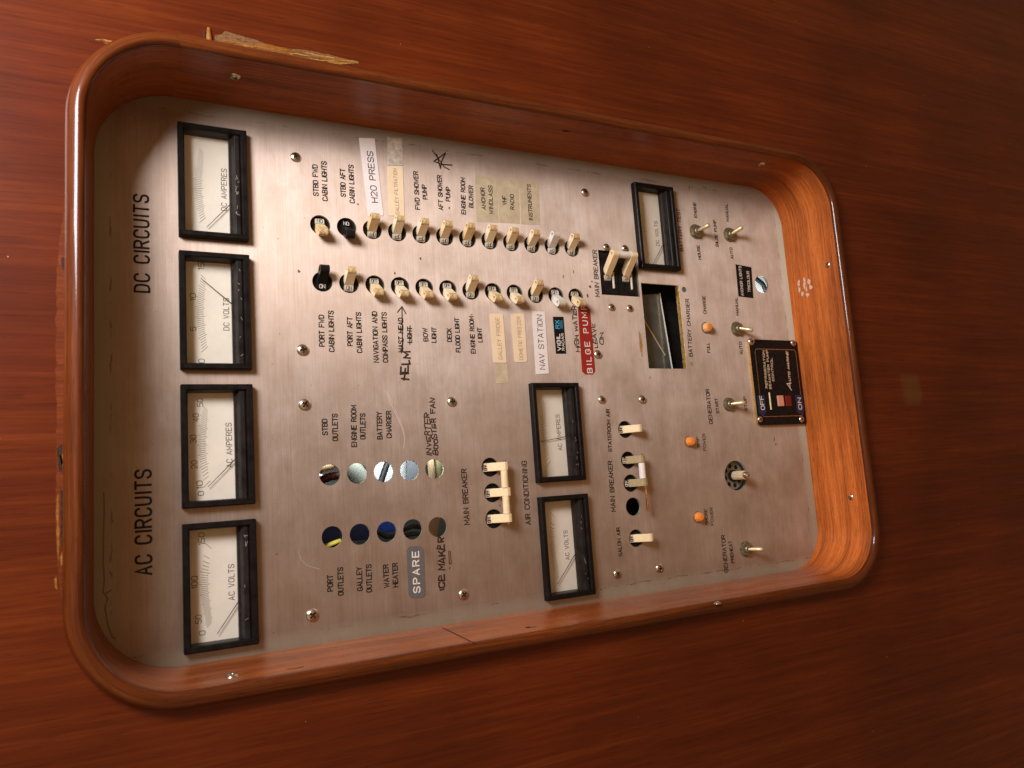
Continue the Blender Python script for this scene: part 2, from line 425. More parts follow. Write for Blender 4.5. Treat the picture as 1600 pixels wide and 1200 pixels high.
# ------------------------------------------------------------------ lettering
G = {
'A': ["0,0 2,6 4,0", "0.7,2 3.3,2"], 'B': ["0,3 0,6 2.8,6 3.8,5.4 3.8,3.7 2.8,3.1 0,3.1", "2.8,3.1 4,2.4 4,0.7 3,0 0,0 0,3"],
'C': ["4,4.6 4,5 3.1,6 0.9,6 0,5 0,1 0.9,0 3.1,0 4,1 4,1.4"], 'D': ["0,0 0,6 2.8,6 4,4.8 4,1.2 2.8,0 0,0"],
'E': ["4,6 0,6 0,0 4,0", "0,3.1 3.4,3.1"], 'F': ["4,6 0,6 0,0", "0,3.1 3.3,3.1"],
'G': ["4,4.7 4,5 3.1,6 0.9,6 0,5 0,1 0.9,0 3.1,0 4,1 4,2.8 2.2,2.8"], 'H': ["0,0 0,6", "4,0 4,6", "0,3.1 4,3.1"],
'I': ["0.5,0 0.5,6"], 'J': ["4,6 4,1 3.1,0 0.9,0 0,1"], 'K': ["0,0 0,6", "4,6 0.2,2.6", "1.4,3.6 4,0"],
'L': ["0,6 0,0 3.6,0"], 'M': ["0,0 0,6 2.3,1.6 4.6,6 4.6,0"], 'N': ["0,0 0,6 4,0 4,6"],
'O': ["2,6 3.1,6 4,5 4,1 3.1,0 0.9,0 0,1 0,5 0.9,6 2,6"], 'P': ["0,0 0,6 3,6 4,5.1 4,3.7 3,2.8 0,2.8"],
'Q': ["2,6 3.1,6 4,5 4,1 3.1,0 0.9,0 0,1 0,5 0.9,6 2,6", "2.6,1.6 4.2,-0.4"],
'R': ["0,0 0,6 3,6 4,5.1 4,3.9 3,3 0,3", "2.2,3 4,0"],
'S': ["4,4.8 4,5.1 3.1,6 0.9,6 0,5.1 0,4 0.9,3.2 3.1,2.9 4,2.1 4,0.9 3.1,0 0.9,0 0,0.9 0,1.3"],
'T': ["0,6 4,6", "2,6 2,0"], 'U': ["0,6 0,1 0.9,0 3.1,0 4,1 4,6"], 'V': ["0,6 2,0 4,6"],
'W': ["0,6 1.2,0 2.5,4.6 3.8,0 5,6"], 'X': ["0,0 4,6", "0,6 4,0"], 'Y': ["0,6 2,3", "4,6 2,3 2,0"], 'Z': ["0,6 4,6 0,0 4,0"],
'0': ["2,6 3.1,6 4,5 4,1 3.1,0 0.9,0 0,1 0,5 0.9,6 2,6"], '1': ["0.2,4.8 1.2,6 1.2,0"],
'2': ["0,4.8 0,5.1 0.9,6 3.1,6 4,5.1 4,3.7 0,0 4,0"], '3': ["0,5.2 0.9,6 3.1,6 4,5.2 4,3.8 3.1,3.1 1.4,3.1", "3.1,3.1 4,2.3 4,0.8 3.1,0 0.9,0 0,0.8"],
'4': ["3,0 3,6 0,1.8 4,1.8"], '5': ["3.8,6 0.3,6 0,3.3 3,3.5 4,2.6 4,0.9 3.1,0 0.9,0 0,0.7"],
' ': [], '.': ["0,0 0.5,0"], '-': ["0,3 2.5,3"]}
def gw(ch):
    if ch == ' ': return 2.4
    return max(float(q.split(',')[0]) for st in G[ch] for q in st.split())
def smooth_line(pts):
    out = [pts[0]]
    for i in range(1, len(pts)-1):
        a, b, c = (Vector(p) for p in pts[i-1:i+2])
        d1, d2 = b-a, c-b
        if d1.length > 1e-6 and d2.length > 1e-6 and d1.angle(d2) < math.radians(62):
            k = 0.3
            out += [tuple(b-d1*k), tuple(b+d2*k)]
        else: out.append(tuple(b))
    out.append(pts[-1]); return out
def ribbon(mb, pts, wd, z, mi=0, close=False):
    P = [Vector(p) for p in pts]; n = len(P)
    if n < 2: return
    close = close or (P[0]-P[-1]).length < 1e-5 and n > 3
    if close: P = P[:-1]; n -= 1
    L = []; R_ = []
    for i in range(n):
        a = P[(i-1) % n] if (close or i > 0) else None
        b = P[(i+1) % n] if (close or i < n-1) else None
        d1 = (P[i]-a).normalized() if a is not None else None
        d2 = (b-P[i]).normalized() if b is not None else None
        d1 = d1 or d2; d2 = d2 or d1
        nrm = Vector((-(d1.y+d2.y), d1.x+d2.x))
        if nrm.length < 1e-3: nrm = Vector((-d1.y, d1.x))
        nrm.normalize(); k = 1/max(0.45, nrm.dot(Vector((-d1.y, d1.x))))
        h = wd/2*k; p = P[i].copy()
        if not close and i == 0: p -= d1*wd*0.35
        if not close and i == n-1: p += d1*wd*0.35
        L.append(p+nrm*h); R_.append(p-nrm*h)
    vs_ = [(q.x, q.y, z) for q in L]+[(q.x, q.y, z) for q in R_]
    m_ = n if close else n-1
    mb.add(vs_, [(n+i, n+(i+1) % n, (i+1) % n, i) for i in range(m_)], mi)
def text_mesh(mb, s, x0, y0, x1, y1, h, wd, z=0.12, track=1.5, jit=0.0, wide=None, slant=0.0, mi=0):
    """letters from centre-line point 0 to centre-line point 1, cap height h"""
    adv = []; x = 0
    for i, ch in enumerate(s): adv.append(x); x += gw(ch)+track
    tot = x-track; Lx = math.hypot(x1-x0, y1-y0); ang = math.atan2(y1-y0, x1-x0)
    sx = Lx/tot; sy = h/6; ca, sa = math.cos(ang), math.sin(ang)
    k = 0
    for ch, a in zip(s, adv):
        jr = random.uniform(-1, 1)*jit; js = 1+random.uniform(-1, 1)*jit*0.25
        for st in G[ch]:
            pts = [tuple(float(c) for c in q.split(',')) for q in st.split()]
            if jit: pts = [(px+random.uniform(-1, 1)*jit, py+random.uniform(-1, 1)*jit) for px, py in pts]
            pts = [((a+px+slant*(py-3))*sx, (py*js-3+jr)*sy) for px, py in pts]
            pts = smooth_line(pts)
            pts = [(x0+px*ca-py*sa, y0+px*sa+py*ca) for px, py in pts]
            ribbon(mb, pts, wd, z+0.012*(k % 4), mi); k += 1
def lettering(parent, s, p0, p1, h, wd, mat, w=0.0, z=None, name='lettering', track=1.5, jit=0, slant=0, org=(0, 0, 0)):
    a = at(*p0, w); b = at(*p1, w); mb = MB()
    zz = (z if z is not None else w+0.06)
    text_mesh(mb, s, a.x-org[0], a.y-org[1], b.x-org[0], b.y-org[1], h, wd, zz-org[2], track, jit, slant=slant)
    return mb.build(name, mat, parent)

# ------------------------------------------------------------------ grid of the panel
PIT = 19.05; RA, RB, RC, RD = 0.0, -41.49, -176.42, -217.91
rowv = lambda i: -i*PIT
OP = (-286, 79, -457, 141); ORAD = (46, 46, 38, 38)     # opening and its corner radii

meters = [  # corners TL TR BR BL in the photo
 ([(285,819),(400,810.5),(406,1006),(287.5,1025)], 'AC VOLTS'),
 ([(282,599.5),(395.5,599.5),(399.5,788),(284.5,795.5)], 'AC AMPERES'),
 ([(281,390),(390,395.5),(394,578),(281,577.5)], 'DC VOLTS'),
 ([(278,188),(384,202),(391,376),(279,367.5)], 'DC AMPERES'),
 ([(831,598),(905,598),(918,748),(841,756)], 'AC AMPERES'),
 ([(843,775),(920,770),(934,929),(855,942)], 'AC VOLTS'),
 ([(992,284),(1052,290),(1066,424),(1003,417)], 'DC VOLTS')]
MW, MH = 77.6, 43.4
mc = []
for cs, nm in meters:
    q = [at(*c, 6) for c in cs]; mc.append((sum(p.x for p in q)/4, sum(p.y for p in q)/4))
HR = 7.15
air = [at(*p) for p in ((977,671),(981.6,719),(985.6,755),(989.6,791.6),(994,841))]
acm = [at(*p) for p in ((766,730),(770,770),(772,810.6))]
dcm = [at(*p) for p in ((935,392.4),(996,394),(997.4,463),(940,461))]
dc_box = (dcm[2].x/2+dcm[3].x/2, dcm[0].x/2+dcm[1].x/2, dcm[1].y/2+dcm[2].y/2, dcm[0].y/2+dcm[3].y/2)
chg = [at(*p) for p in ((1002,442),(1060,446),(1074,577),(1013,575))]
chg_box = ((chg[2].x+chg[3].x)/2, (chg[0].x+chg[1].x)/2, (chg[1].y+chg[2].y)/2, (chg[0].y+chg[3].y)/2)
hole_r = at(1190, 444); hole_s = at(1069, 452.6); rot_c = at(1150, 743)

# ------------------------------------------------------------------ electrical panel plate
panel = thing('electrical_panel', 'brushed aluminium boat circuit panel set deep in the mahogany wall', 'electrical panel')
def rectloop(x0, x1, y0, y1): return [(x0, y0), (x1, y0), (x1, y1), (x0, y1)]
loops = [rrect(OP[0]-3, OP[1]+3, OP[2]-3, OP[3]+3, [r+3 for r in ORAD], 0, 12)]
for i in range(12):
    for u in (RA, RB): loops.append(circle(u, rowv(i), HR))
for i in range(5):
    for u in (RC, RD): loops.append(circle(u, rowv(i), HR))
for p in air+acm: loops.append(circle(p.x, p.y, HR if p is not air[3] else 7.4))
loops.append(circle(hole_r.x, hole_r.y, 8.6)); loops.append(circle(hole_s.x, hole_s.y, 2.6, 20))
loops.append(circle(rot_c.x, rot_c.y, 13.2))
loops.append(rectloop(*dc_box)); loops.append(rectloop(*chg_box))
for cx, cy in mc: loops.append(rectloop(cx-MW/2+2.5, cx+MW/2-2.5, cy-MH/2+2.5, cy+MH/2-2.5))
MB().prism(loops, -2.0, 0, side=1).build('face_plate', [M['plate'], M['edge']], panel)

def polar_screw(R, H, recess=True):
    """pan head with a real cross recess"""
    mb = MB(); nr, na = 14, 48; vs_ = []; fs = []; mats_ = []
    for j in range(nr+1):
        r = R*j/nr
        for i in range(na):
            a = 2*PI*i/na; x, y = r*math.cos(a), r*math.sin(a)
            z = H*(1-(r/R)**2.6)**0.62 if j < nr else 0
            xa, ya = abs(x), abs(y); hw = R*0.115
            ins = (xa < hw and ya < R*0.50) or (ya < hw and xa < R*0.50)
            if ins: z -= H*0.75
            vs_.append((x, y, z))
    for j in range(nr):
        for i in range(na):
            k = (i+1) % na
            fs.append((j*na+i, (j+1)*na+i, (j+1)*na+k, j*na+k))
    mb.add(vs_, fs, 0)
    for fi, f in enumerate(mb.f):
        c = sum((mb.v[i] for i in f), Vector())/4
        ra = math.hypot(c.x, c.y)
        if ra < R*0.53 and (abs(c.x) < R*0.14 or abs(c.y) < R*0.14): mb.m[fi] = 1
    return mb
scr = polar_screw(3.9, 1.9).build('screw', [M['steel'], M['slot']], panel, auto=True, angle=50)
scr_me = scr.data
def put_screw(parent, pos, k=1.0, rot=None, mat4=None):
    global scr
    if scr is not None: o = scr; scr = None
    else: o = bpy.data.objects.new('screw', scr_me); C.objects.link(o)
    o.parent = parent
    rr = random.uniform(0, 1.5) if rot is None else rot
    T = Matrix.Translation(Vector(pos)*MM)
    if mat4 is not None: T = T @ mat4
    o.matrix_local = T @ Matrix.Rotation(rr, 4, 'Z') @ Matrix.Diagonal((k, k, k, 1))
    return o
for px, py, k in ((462.4,245,.95),(473.6,546.6,1.08),(476.4,632,1.08),(706.6,627.6,.98),(488.4,961.6,1.08),(724.6,929,1.0),
                  (914.6,300.4,.95),(965,897,.95),(1031,888,.95),(941.4,624.4,.92),(1004.4,624,1.0),(935,553.5,.98),
                  (956.6,480,.85),(985,481.6,.85),(948.4,386,.85),(977.4,388,.85)):
    put_screw(panel, at(px, py, 0.8).xy.to_3d()+Vector((0, 0, 0.02)), k)
p = at(1081, 568.6); put_screw(panel, (p.x, p.y, -1.2), 0.75)

T = lambda s, a, b, h=3.35, wd=0.76, mat='ink', **k: lettering(panel, s, a, b, h, wd, M[mat], **k)
T('DC CIRCUITS', (222,456), (220.3,305), 8.3, 1.35, track=2.1); T('AC CIRCUITS', (224.5,898), (223.5,735), 8.5, 1.4, track=2.1)
T('STBD FWD', (493.6,305.6), (492,257.6)); T('CABIN LIGHTS', (508,313.6), (506,252.4))
T('STBD AFT', (536.4,307), (535,264)); T('CABIN LIGHTS', (550.4,317), (548.4,258))
T('FWD SHOWER', (652.6,327), (649.4,268)); T('PUMP', (664.4,311), (662.4,289))
T('AFT SHOWER', (689,328), (686.4,274)); T('PUMP', (700,314), (700,292.5))
T('ENGINE ROOM', (724.4,334.4), (723,278)); T('BLOWER', (736,324), (735.6,290.4))
T('PORT FWD', (503,541), (502,492.4)); T('CABIN LIGHTS', (518.4,549.4), (517,486))
T('PORT AFT', (547,540), (546.4,496)); T('CABIN LIGHTS', (562,551), (560,488.4))
T('NAVIGATION AND', (588,566), (585,487)); T('COMPASS LIGHTS', (602.4,566), (600,488.4))
T('MAST HEAD', (626.4,550), (626,497)); T('LIGHT', (640,535), (640,511))
T('BOW', (665.6,533), (663.6,513)); T('LIGHT', (678,535), (678,512))
T('DECK', (702.4,533.6), (701.6,513.4)); T('FLOOD LIGHT', (716,550), (713.6,497))
T('ENGINE ROOM', (739.6,552), (736.4,494.6)); T('LIGHT', (750.4,534.4), (749,512.4))
T('STBD', (508,679.4), (507,655)); T('OUTLETS', (524,688.6), (523,647))
T('ENGINE ROOM', (553.4,698), (552.4,633.6)); T('OUTLETS', (567,686), (566.6,646.4))
T('BATTERY', (593.6,686), (592.4,644)); T('CHARGER', (608,684), (607,642.4))
T('PORT', (516,923.6), (515.6,899)); T('OUTLETS', (532.6,930), (531.6,887))
T('GALLEY', (562.6,923), (561,886.6)); T('OUTLETS', (577,925), (576,882.4))
T('WATER', (604.4,917.6), (602.4,882.4)); T('HEATER', (618,917), (617,880))
T('MAIN BREAKER', (729.6,819.6), (724.6,733), 3.9, 0.75); T('AIR CONDITIONING', (825.6,819.4), (818.8,720.5), 4.0, 0.75)
T('MAIN BREAKER', (958.6,799), (953,720.5), 3.9, 0.75); T('STATEROOM AIR', (953.6,705.4), (949.6,639.6), 3.1, 0.68)
T('SALON AIR', (969.6,869), (965.6,824.5), 3.1, 0.68); T('MAIN BREAKER', (933.6,463.5), (929,391), 3.9, 0.75)
T('BATTERY TEST', (1065,392), (1059.4,326), 3.7, 0.7)
T('ENGINE', (1087,340), (1085,316.5), 3.0, 0.68); T('HOUSE', (1093.4,405), (1090.6,383.4), 3.0, 0.68)
T('BILGE PUMP', (1120.6,385), (1116.2,344), 3.0, 0.68); T('MANUAL', (1137,346), (1134.8,318.5), 3.0, 0.68)
T('AUTO', (1144,404.4), (1142,387.2), 3.0, 0.68)
T('BATTERY CHARGER', (1079.4,556.6), (1073.6,467.3), 3.7, 0.72); T('CHARGE', (1101.6,490), (1099.6,462.5), 3.0, 0.68)
T('FULL', (1107.4,551), (1106,535.4), 3.0, 0.68); T('MANUAL', (1152.4,492.4), (1150,464.6), 3.0, 0.68)
T('AUTO', (1158.6,553.6), (1156.6,534.4), 3.0, 0.68)
T('GENERATOR', (1111,662), (1105.2,608.3), 3.9, 0.75); T('START', (1121.6,645.6), (1119,622.6), 3.0, 0.68)
T('STOP', (1166,641.6), (1163.6,620), 3.0, 0.68)
T('SHIP', (1091.6,699), (1089.8,683), 2.7, 0.5); T('POWER', (1101.4,704), (1099.4,677.8), 2.9, 0.5)
T('SHORE', (1104.4,819.6), (1102.4,796), 2.9, 0.5); T('POWER', (1113,820.6), (1111.4,793.2), 2.9, 0.5)
T('GENERATOR', (1135,894), (1129.6,836.3), 3.9, 0.75); T('PREHEAT', (1145,879.4), (1140.8,845.3), 3.0, 0.68)
# marker pen
H = lambda s, a, b, h, wd, **k: lettering(panel, s, a, b, h, wd, M['marker'], name='handwriting', jit=0.75, **k)
H('HELM', (633,593), (633,549), 5.4, 1.35, track=1.6)
H('INVERTER', (671,711), (667,646), 3.4, 0.84, slant=0.08); H('BOOSTER FAN', (681,710), (675,623), 3.4, 0.84, slant=0.08)
H('ICE', (690,923), (690,899), 4.2, 1.15); H('MAKER', (690,891), (689,840), 4.6, 1.15)
H('HIGH WATER', (902.5,549), (897.5,478), 3.6, 0.8); H('LEAVE', (931,544), (927,506), 3.6, 0.8); H('ON', (941,538), (940,520), 3.6, 0.8)
def strokes(name, lines, wd, mat, z=0.14, parent=panel):
    mb = MB()
    for k, l in enumerate(lines): ribbon(mb, [at(*q).xy for q in l], wd, z+0.012*k)
    return mb.build(name, M[mat], parent)
strokes('handwriting', [[(675.5,235),(684,247),(694,261),(702,265)],[(678,252),(696,239)],[(696,239),(690,252),(688,263)],[(678,252),(690,257),(706,258)],[(688,263),(684,249),(682,241)]], 0.95, 'marker')
strokes('handwriting', [[(629,548),(628.5,520),(628,482)],[(621,488),(628,479),(634,490)],[(640,538),(640.5,509)],[(627,551),(630,530)]], 0.8, 'marker')
strokes('handwriting', [[(703.5,861),(705,880)],[(701,861),(702,881),(705,881)],[(703,886),(702,889)]], 0.6, 'marker')
# fine scratches in the metal
for i, l in enumerate(([(604,612),(612,634),(620,650),(628,668),(632,684),(631,700)], [(607,615),(618,640),(627,660),(633,680)],
          [(466,861),(470,874),(480,884),(499,889)], [(884,240),(906,246)])):
    strokes('scratch', [l], (0.35, 0.2, 0.16, 0.2)[i], 'chalk' if i < 2 else 'torn', 0.03)
def blotch(name, cx, cy, ru, rv, mat, seed, parent=panel, n=22, w=0.0, th=0.05, am=0.35):
    rnd = random.Random(seed); c = at(cx, cy, w); k = [rnd.uniform(1-am, 1+am) for _ in range(n)]
    k = [(k[i]+k[(i+1) % n])/2 for i in range(n)]
    pts = [(c.x+ru*k[i]*math.cos(2*PI*i/n), c.y+rv*k[i]*math.sin(2*PI*i/n)) for i in range(n)]
    return MB().prism([pts], w+0.01, w+th).build(name, M[mat], parent)
blotch('glue_drip', 1001, 536, 11, 1.5, 'glue', 3); blotch('glue_drip', 1001.5, 556, 4, 1.2, 'torn', 4)
for i, (x, y, a, b) in enumerate(((657,404,1.0,.8),(467,424,1.1,.8),(880,432,1.6,.6),(896,425,1.5,.5),(617,427,1.1,.6),(702,325,.8,.6),
        (559,319,.6,.9),(922,448,1.2,1.1),(918,462,1.6,.9),(925,440,.8,.8),(1016,590,.8,.4),(737,492,.6,.6),(781,790,.5,.8),(486,602,.3,.3),(560,602,.25,.3),
        (437,522,.3,.4),(426,569,.3,.3),(432,866,.5,1.0),(428,989,.4,.7),(939,921,.6,.9),(1210,686,2.6,.5),(1212,694,1.0,1.0),(1245,348,2.2,.7),(1077,294,2.6,.5),(1101,293,.5,3.0))):
    blotch('stain', x, y, a, b, 'stainm' if i not in (2, 3, 20, 22, 23, 24) else 'fadeink', 10+i)
# brown crack of old glue at the top end of the plate
strokes('glue_line', [[(162,770),(163,800),(162,830),(161,880),(163,905),(161,925),(168,935),(164,950),(168,975),(175,995),(180,998)],
                      [(164,928),(174,922)],[(172,893),(175,900)]], 0.9, 'fadeink', 0.05)

# ------------------------------------------------------------------ meters
mlabels = ['AC volts meter, first from the left under the words AC CIRCUITS', 'black framed AC amperes meter with a 0 to 50 scale below AC CIRCUITS',
 'black framed DC volts meter with its needle high on the scale', 'DC amperes meter with heavily scuffed cover at the end of the top row',
 'small looking AC amperes meter with upright needle, in the air conditioning section', 'AC volts meter in the air conditioning section beside the lower wooden edge',
 'battery test DC volts meter near the words BATTERY TEST']
needles = [((339.5,990.5),(373,939.5)), ((325,761),(368,717)), ((313.8,434.5),(362.5,475)), ((323,355),(356,323)),
           ((845,690),(885,682)), ((871,913),(898,867)), ((1020,413.6),(1037,380))]
titles = [('AC VOLTS',(362,937.5),(361.2,882)),('AC AMPERES',(358.8,730),(357,661)),('DC VOLTS',(353.8,516),(353,466)),('DC AMPERES',(350,329),(350,264)),
          ('AC AMPERES',(875.4,703.4),(871,648)),('AC VOLTS',(887,874.4),(883.4,829)),('DC VOLTS',(1028,384),(1024.4,345.6))]
nums = [[('0',316,989),('50',310,967.5),('100',304,910),('150',315,842)],
        [('0',314,771),('10',312,757.5),('20',303.5,726),('30',302,686),('40',306,652.5),('50',312.5,629)],
        [('0',315,564),('5',302,514),('10',301.3,464),('15',314.5,416)], [], [], [], []]
def ticks_for(k):
    if k in (0, 5): return [45-90*(i/32)**0.62 for i in range(33)]
    if k in (1, 4): return [-45+90*(i/34)**0.80 for i in range(35)]
    return [-45+90*i/34 for i in range(35)]
ZD = -4.0
for k, (cx, cy) in enumerate(mc):
    t = thing('panel_meter', mlabels[k], 'meter', (cx, cy, 0), 0, 'analogue meters on the panel')
    hx, hy = MW/2, MH/2
    mb = MB()
    sweep(mb, (-hx, hx, -hy, hy), 0.5, [(-2.4, -6.5), (-2.4, -0.0), (-0.3, 0.02), (0, 0.4), (0, 5.3), (-0.7, 6.0), (-3.2, 6.0), (-3.8, 5.4), (-4.1, 4.4), (-4.5, ZD), (-4.6, -6.5)], seg=3)
    mb.build('bezel', M['bezel'], t)
    mb = MB(); mb.box(-hx+3.9, hx-3.9, -hy+3.9, hy-3.9, ZD-1, ZD); mb.build('dial', M['dial'], t)
    # opaque lower cover: a block with a sloped front
    mb = MB(); cb, ct = -hy+3.6, -hy+11.0
    prof = [(cb, ZD+0.1), (cb, 3.0), (cb+1.6, 4.4), (cb+4.4, 4.4), (ct-1.4, 0.6), (ct, -0.6), (ct, ZD+0.1)]
    xs = (-hx+3.4, hx-3.4); n = len(prof)
    mb.add([(x, a, b) for x in xs for a, b in prof], [tuple(range(n)), tuple(range(2*n-1, n-1, -1))]+[(i, n+i, n+(i+1) % n, (i+1) % n) for i in range(n)])
    mb.build('lower_cover', M['cover'], t, bevel=0.3)
    # scale
    px, py = 0.0, hy-39.6
    mb = MB()
    for j, a in enumerate(ticks_for(k)):
        s = abs(math.sin(math.radians(a)))/math.sin(PI/4)
        yo = hy-11.1-2.9*s*s; ta = math.tan(math.radians(a)); xo = px+ta*(yo-py)
        d = Vector((math.sin(math.radians(a)), math.cos(math.radians(a)))); ln = 4.6 if j % 5 else 5.6
        o2 = Vector((xo, yo)); ribbon(mb, [tuple(o2+d*(0.9 if j % 5 == 0 else 0)), tuple(o2-d*ln*0.85)], 0.27, ZD+0.05+0.01*(j % 3))
    mb.build('scale_marks', M['dialink'] if k < 4 else M['fadeink'], t)
    org = (cx, cy, 0)
    s, a, b = titles[k]; lettering(t, s, a, b, 3.4, 0.42, M['dialink'], w=ZD, org=org, track=1.8)
    for s, x, y in nums[k]:
        p = at(x, y, ZD); hw = 0.62*len(s)*2.2/1.0*0.9; mb = MB()
        text_mesh(mb, s, p.x-cx-hw, p.y-cy, p.x-cx+hw, p.y-cy, 3.4, 0.40, ZD+0.05); mb.build('numeral', M['dialink'], t)
    a, b = at(*needles[k][0], ZD+1.6)-Vector(org), at(*needles[k][1], ZD+1.6)-Vector(org)
    b = a+(b-a)*1.12
    mb = MB(); mb.tube([a, b], [0.18, 0.32], 6); mb.build('needle', M['black'], t)
    mb = MB(); mb.add([(-hx+3.9, ct, 3.2), (hx-3.9, ct, 3.2), (hx-3.9, hy-3.9, 3.2), (-hx+3.9, hy-3.9, 3.2)], [(0, 1, 2, 3)]); mb.build('lens', M['glass'], t)
    if k in (0, 2, 3, 4, 5):                    # hair scratches on the cover
        rnd = random.Random(40+k); mb = MB()
        for i in range(14 if k == 3 else 7):
            x = rnd.uniform(-hx+8, hx-8) if k != 3 else rnd.uniform(-10, 20)-hx*0.3; y = rnd.uniform(cb+1.8, cb+4.2); a = rnd.uniform(0, PI)
            l = rnd.uniform(0.6, 1.6)
            ribbon(mb, [(x-l*math.cos(a), max(cb+1.7, min(cb+4.3, y-l*math.sin(a)))), (x, y+0.2), (x+l*math.cos(a), max(cb+1.7, min(cb+4.3, y+l*math.sin(a))))], 0.16, 4.43+0.01*(i % 4))
        mb.build('scratch', M['torn'], t)

# ------------------------------------------------------------------ breakers
def handle_mesh(width=6.4, cx=7.4, cz=6.6, r=3.05, base=((-1.0, -0.9), (3.6, -3.2)), hole=1.85):
    """flat lever with an eyelet end; profile in the plane of its swing, extruded across"""
    c = Vector((cx, cz)); out = [base[0]]
    def tangent(p, side):
        p = Vector(p); d = c-p; L = d.length; al = math.acos(r/L); a0 = math.atan2(-d.y, -d.x)
        a = a0+side*al; return a
    a1 = tangent(base[0], -1); a2 = tangent(base[1], 1)
    while a2 > a1: a2 -= 2*PI
    n = 14
    arc = [(c.x+r*math.cos(a1+(a2-a1)*i/n), c.y+r*math.sin(a1+(a2-a1)*i/n)) for i in range(n+1)]
    loops_ = [[base[0]]+arc+[base[1]]]
    if hole: loops_.append(circle(c.x, c.y, hole, 14))
    # profile (s, w) -> (u = s, w); extrude along v
    MT = Matrix(((1, 0, 0, 0), (0, 0, -1, 0), (0, 1, 0, 0), (0, 0, 0, 1)))
    mb = MB(); mb.prism(loops_, -width/2, width/2, 0, MT)
    for i, f in enumerate(mb.f):               # the worn, dirty rounded end
        q = sum((mb.v[j] for j in f), Vector())/len(f)
        if len(f) == 4 and ((q.x-cx) > r*0.25 or q.z > cz+r*0.15) and math.hypot(q.x-cx, q.z-cz) > hole+0.4: mb.m[i] = 1
    return mb
hm = handle_mesh()
h_cream = hm.build('handle', [M['cream'], M['creamtip']], None, bevel=0.35); me_cream = h_cream.data
me_black = me_cream.copy(); me_black.materials[0] = M['black']; me_black.materials[1] = M['black']
me_white = me_cream.copy(); me_white.materials[0] = M['white']; me_white.materials[1] = M['mark']
me_iv = me_cream.copy(); me_iv.materials[0] = M['ivory']; me_ye = me_cream.copy(); me_ye.materials[0] = M['yellowed']
bpy.data.objects.remove(h_cream); tilt_rnd = random.Random(11)
bd = MB(); bd.box(-9, 9, -9.2, 9.2, -22, -2.6)
bd.add([(-8, 4.4, -2.55), (8, 4.4, -2.55), (8, 5.0, -2.0), (-8, 5.0, -2.0), (8, 5.5, -2.55), (-8, 5.5, -2.55)], [(0, 1, 2, 3), (3, 2, 4, 5)])
bd_o = bd.build('case', M['black'], None); me_case = bd_o.data; bpy.data.objects.remove(bd_o)
lb = MB(); MT = Matrix(((1, 0, 0, 0), (0, 0, -1, 0), (0, 1, 0, 0), (0, 0, 0, 1)))
lb.prism([[(-5.2, -2.6), (-5.2, -2.0), (-4.2, -1.1), (-2.8, -0.7), (-1.2, -0.6), (-1.2, -2.6)]], -3.15, 3.15, 0, MT)
lb_o = lb.build('marking_plate', M['mark'], None); me_mark = lb_o.data
me_markb = me_mark.copy(); me_markb.materials[0] = M['black']; me_markw = me_mark.copy(); me_markw.materials[0] = M['white']
bpy.data.objects.remove(lb_o)
def word(s, mat, along_v=True):
    mb = MB(); n = 2.35 if s == 'OFF' else 1.9
    if along_v: text_mesh(mb, s, -3.1, n, -3.1, -n, 2.6, 0.42, 0.0)
    mb = MB(); n = -n if s == 'OFF' else n
    text_mesh(mb, s, 0, n, 0, -n, 2.6, 0.34, 0.0, track=1.0)
    # lay it on the sloped marking plate, facing the camera side
    for p in mb.v: p.z = -0.62 + 0.06 + (p.x)*0.16 - 0.10; p.x -= 3.1
    o = mb.build('lettering', mat, None); me = o.data; bpy.data.objects.remove(o); return me
W_ = {(s, c): word(s, M[c]) for s in ('ON', 'OFF') for c in ('ink', 'whiteprint')}
def link_me(name, me, parent, mat=None, bevel=0):
    o = bpy.data.objects.new(name, me); C.objects.link(o); o.parent = parent
    if mat is not None: o.matrix_local = mat
    if bevel:
        b = o.modifiers.new('bevel', 'BEVEL'); b.width = bevel*MM; b.segments = 2; b.limit_method = 'ANGLE'; b.angle_limit = math.radians(35)
    return o
def breaker(u, v, right, state, label, colour='cream', flip=True, group='single breakers in the two DC rows', face=True):
    t = thing('circuit_breaker', label, 'breaker', (u, v, 0), 0, group)
    sgn = Matrix.Identity(4) if right else Matrix.Rotation(PI, 4, 'Z')
    link_me('case', me_case, t)
    sgn = sgn @ Matrix.Rotation(math.radians(tilt_rnd.uniform(-4, 3)), 4, 'Y')
    h = link_me('handle', {'cream': tilt_rnd.choice((me_cream, me_iv, me_iv, me_ye)), 'black': me_black, 'white': me_white}[colour], t, sgn, 0.35)
    link_me('marking_plate', me_markb if colour == 'black' else (me_markw if colour == 'white' else me_mark), h)
    # words are printed along the swing plane; lower row upright, upper row upside down
    lt = link_me('lettering', W_[(state, 'whiteprint' if colour == 'black' else 'ink')], h)
    lt.matrix_local = Matrix.Identity(4)
    return t
LA = ['STBD FWD cabin lights', 'STBD AFT cabin lights', 'the H2O PRESS label', 'the galley filtration label', 'FWD SHOWER PUMP', 'AFT SHOWER PUMP',
      'ENGINE ROOM BLOWER', 'ANCHOR WINDLASS', 'VHF RADIO', 'INSTRUMENTS']
LB = ['PORT FWD cabin lights', 'PORT AFT cabin lights', 'NAVIGATION AND COMPASS LIGHTS', 'the struck out MAST HEAD LIGHT', 'BOW LIGHT', 'DECK FLOOD LIGHT',
      'ENGINE ROOM LIGHT', 'the GALLEY FRIDGE label', 'the freezer label', 'the NAV STATION label', 'the black radar label', 'the red BILGE PUMP label']
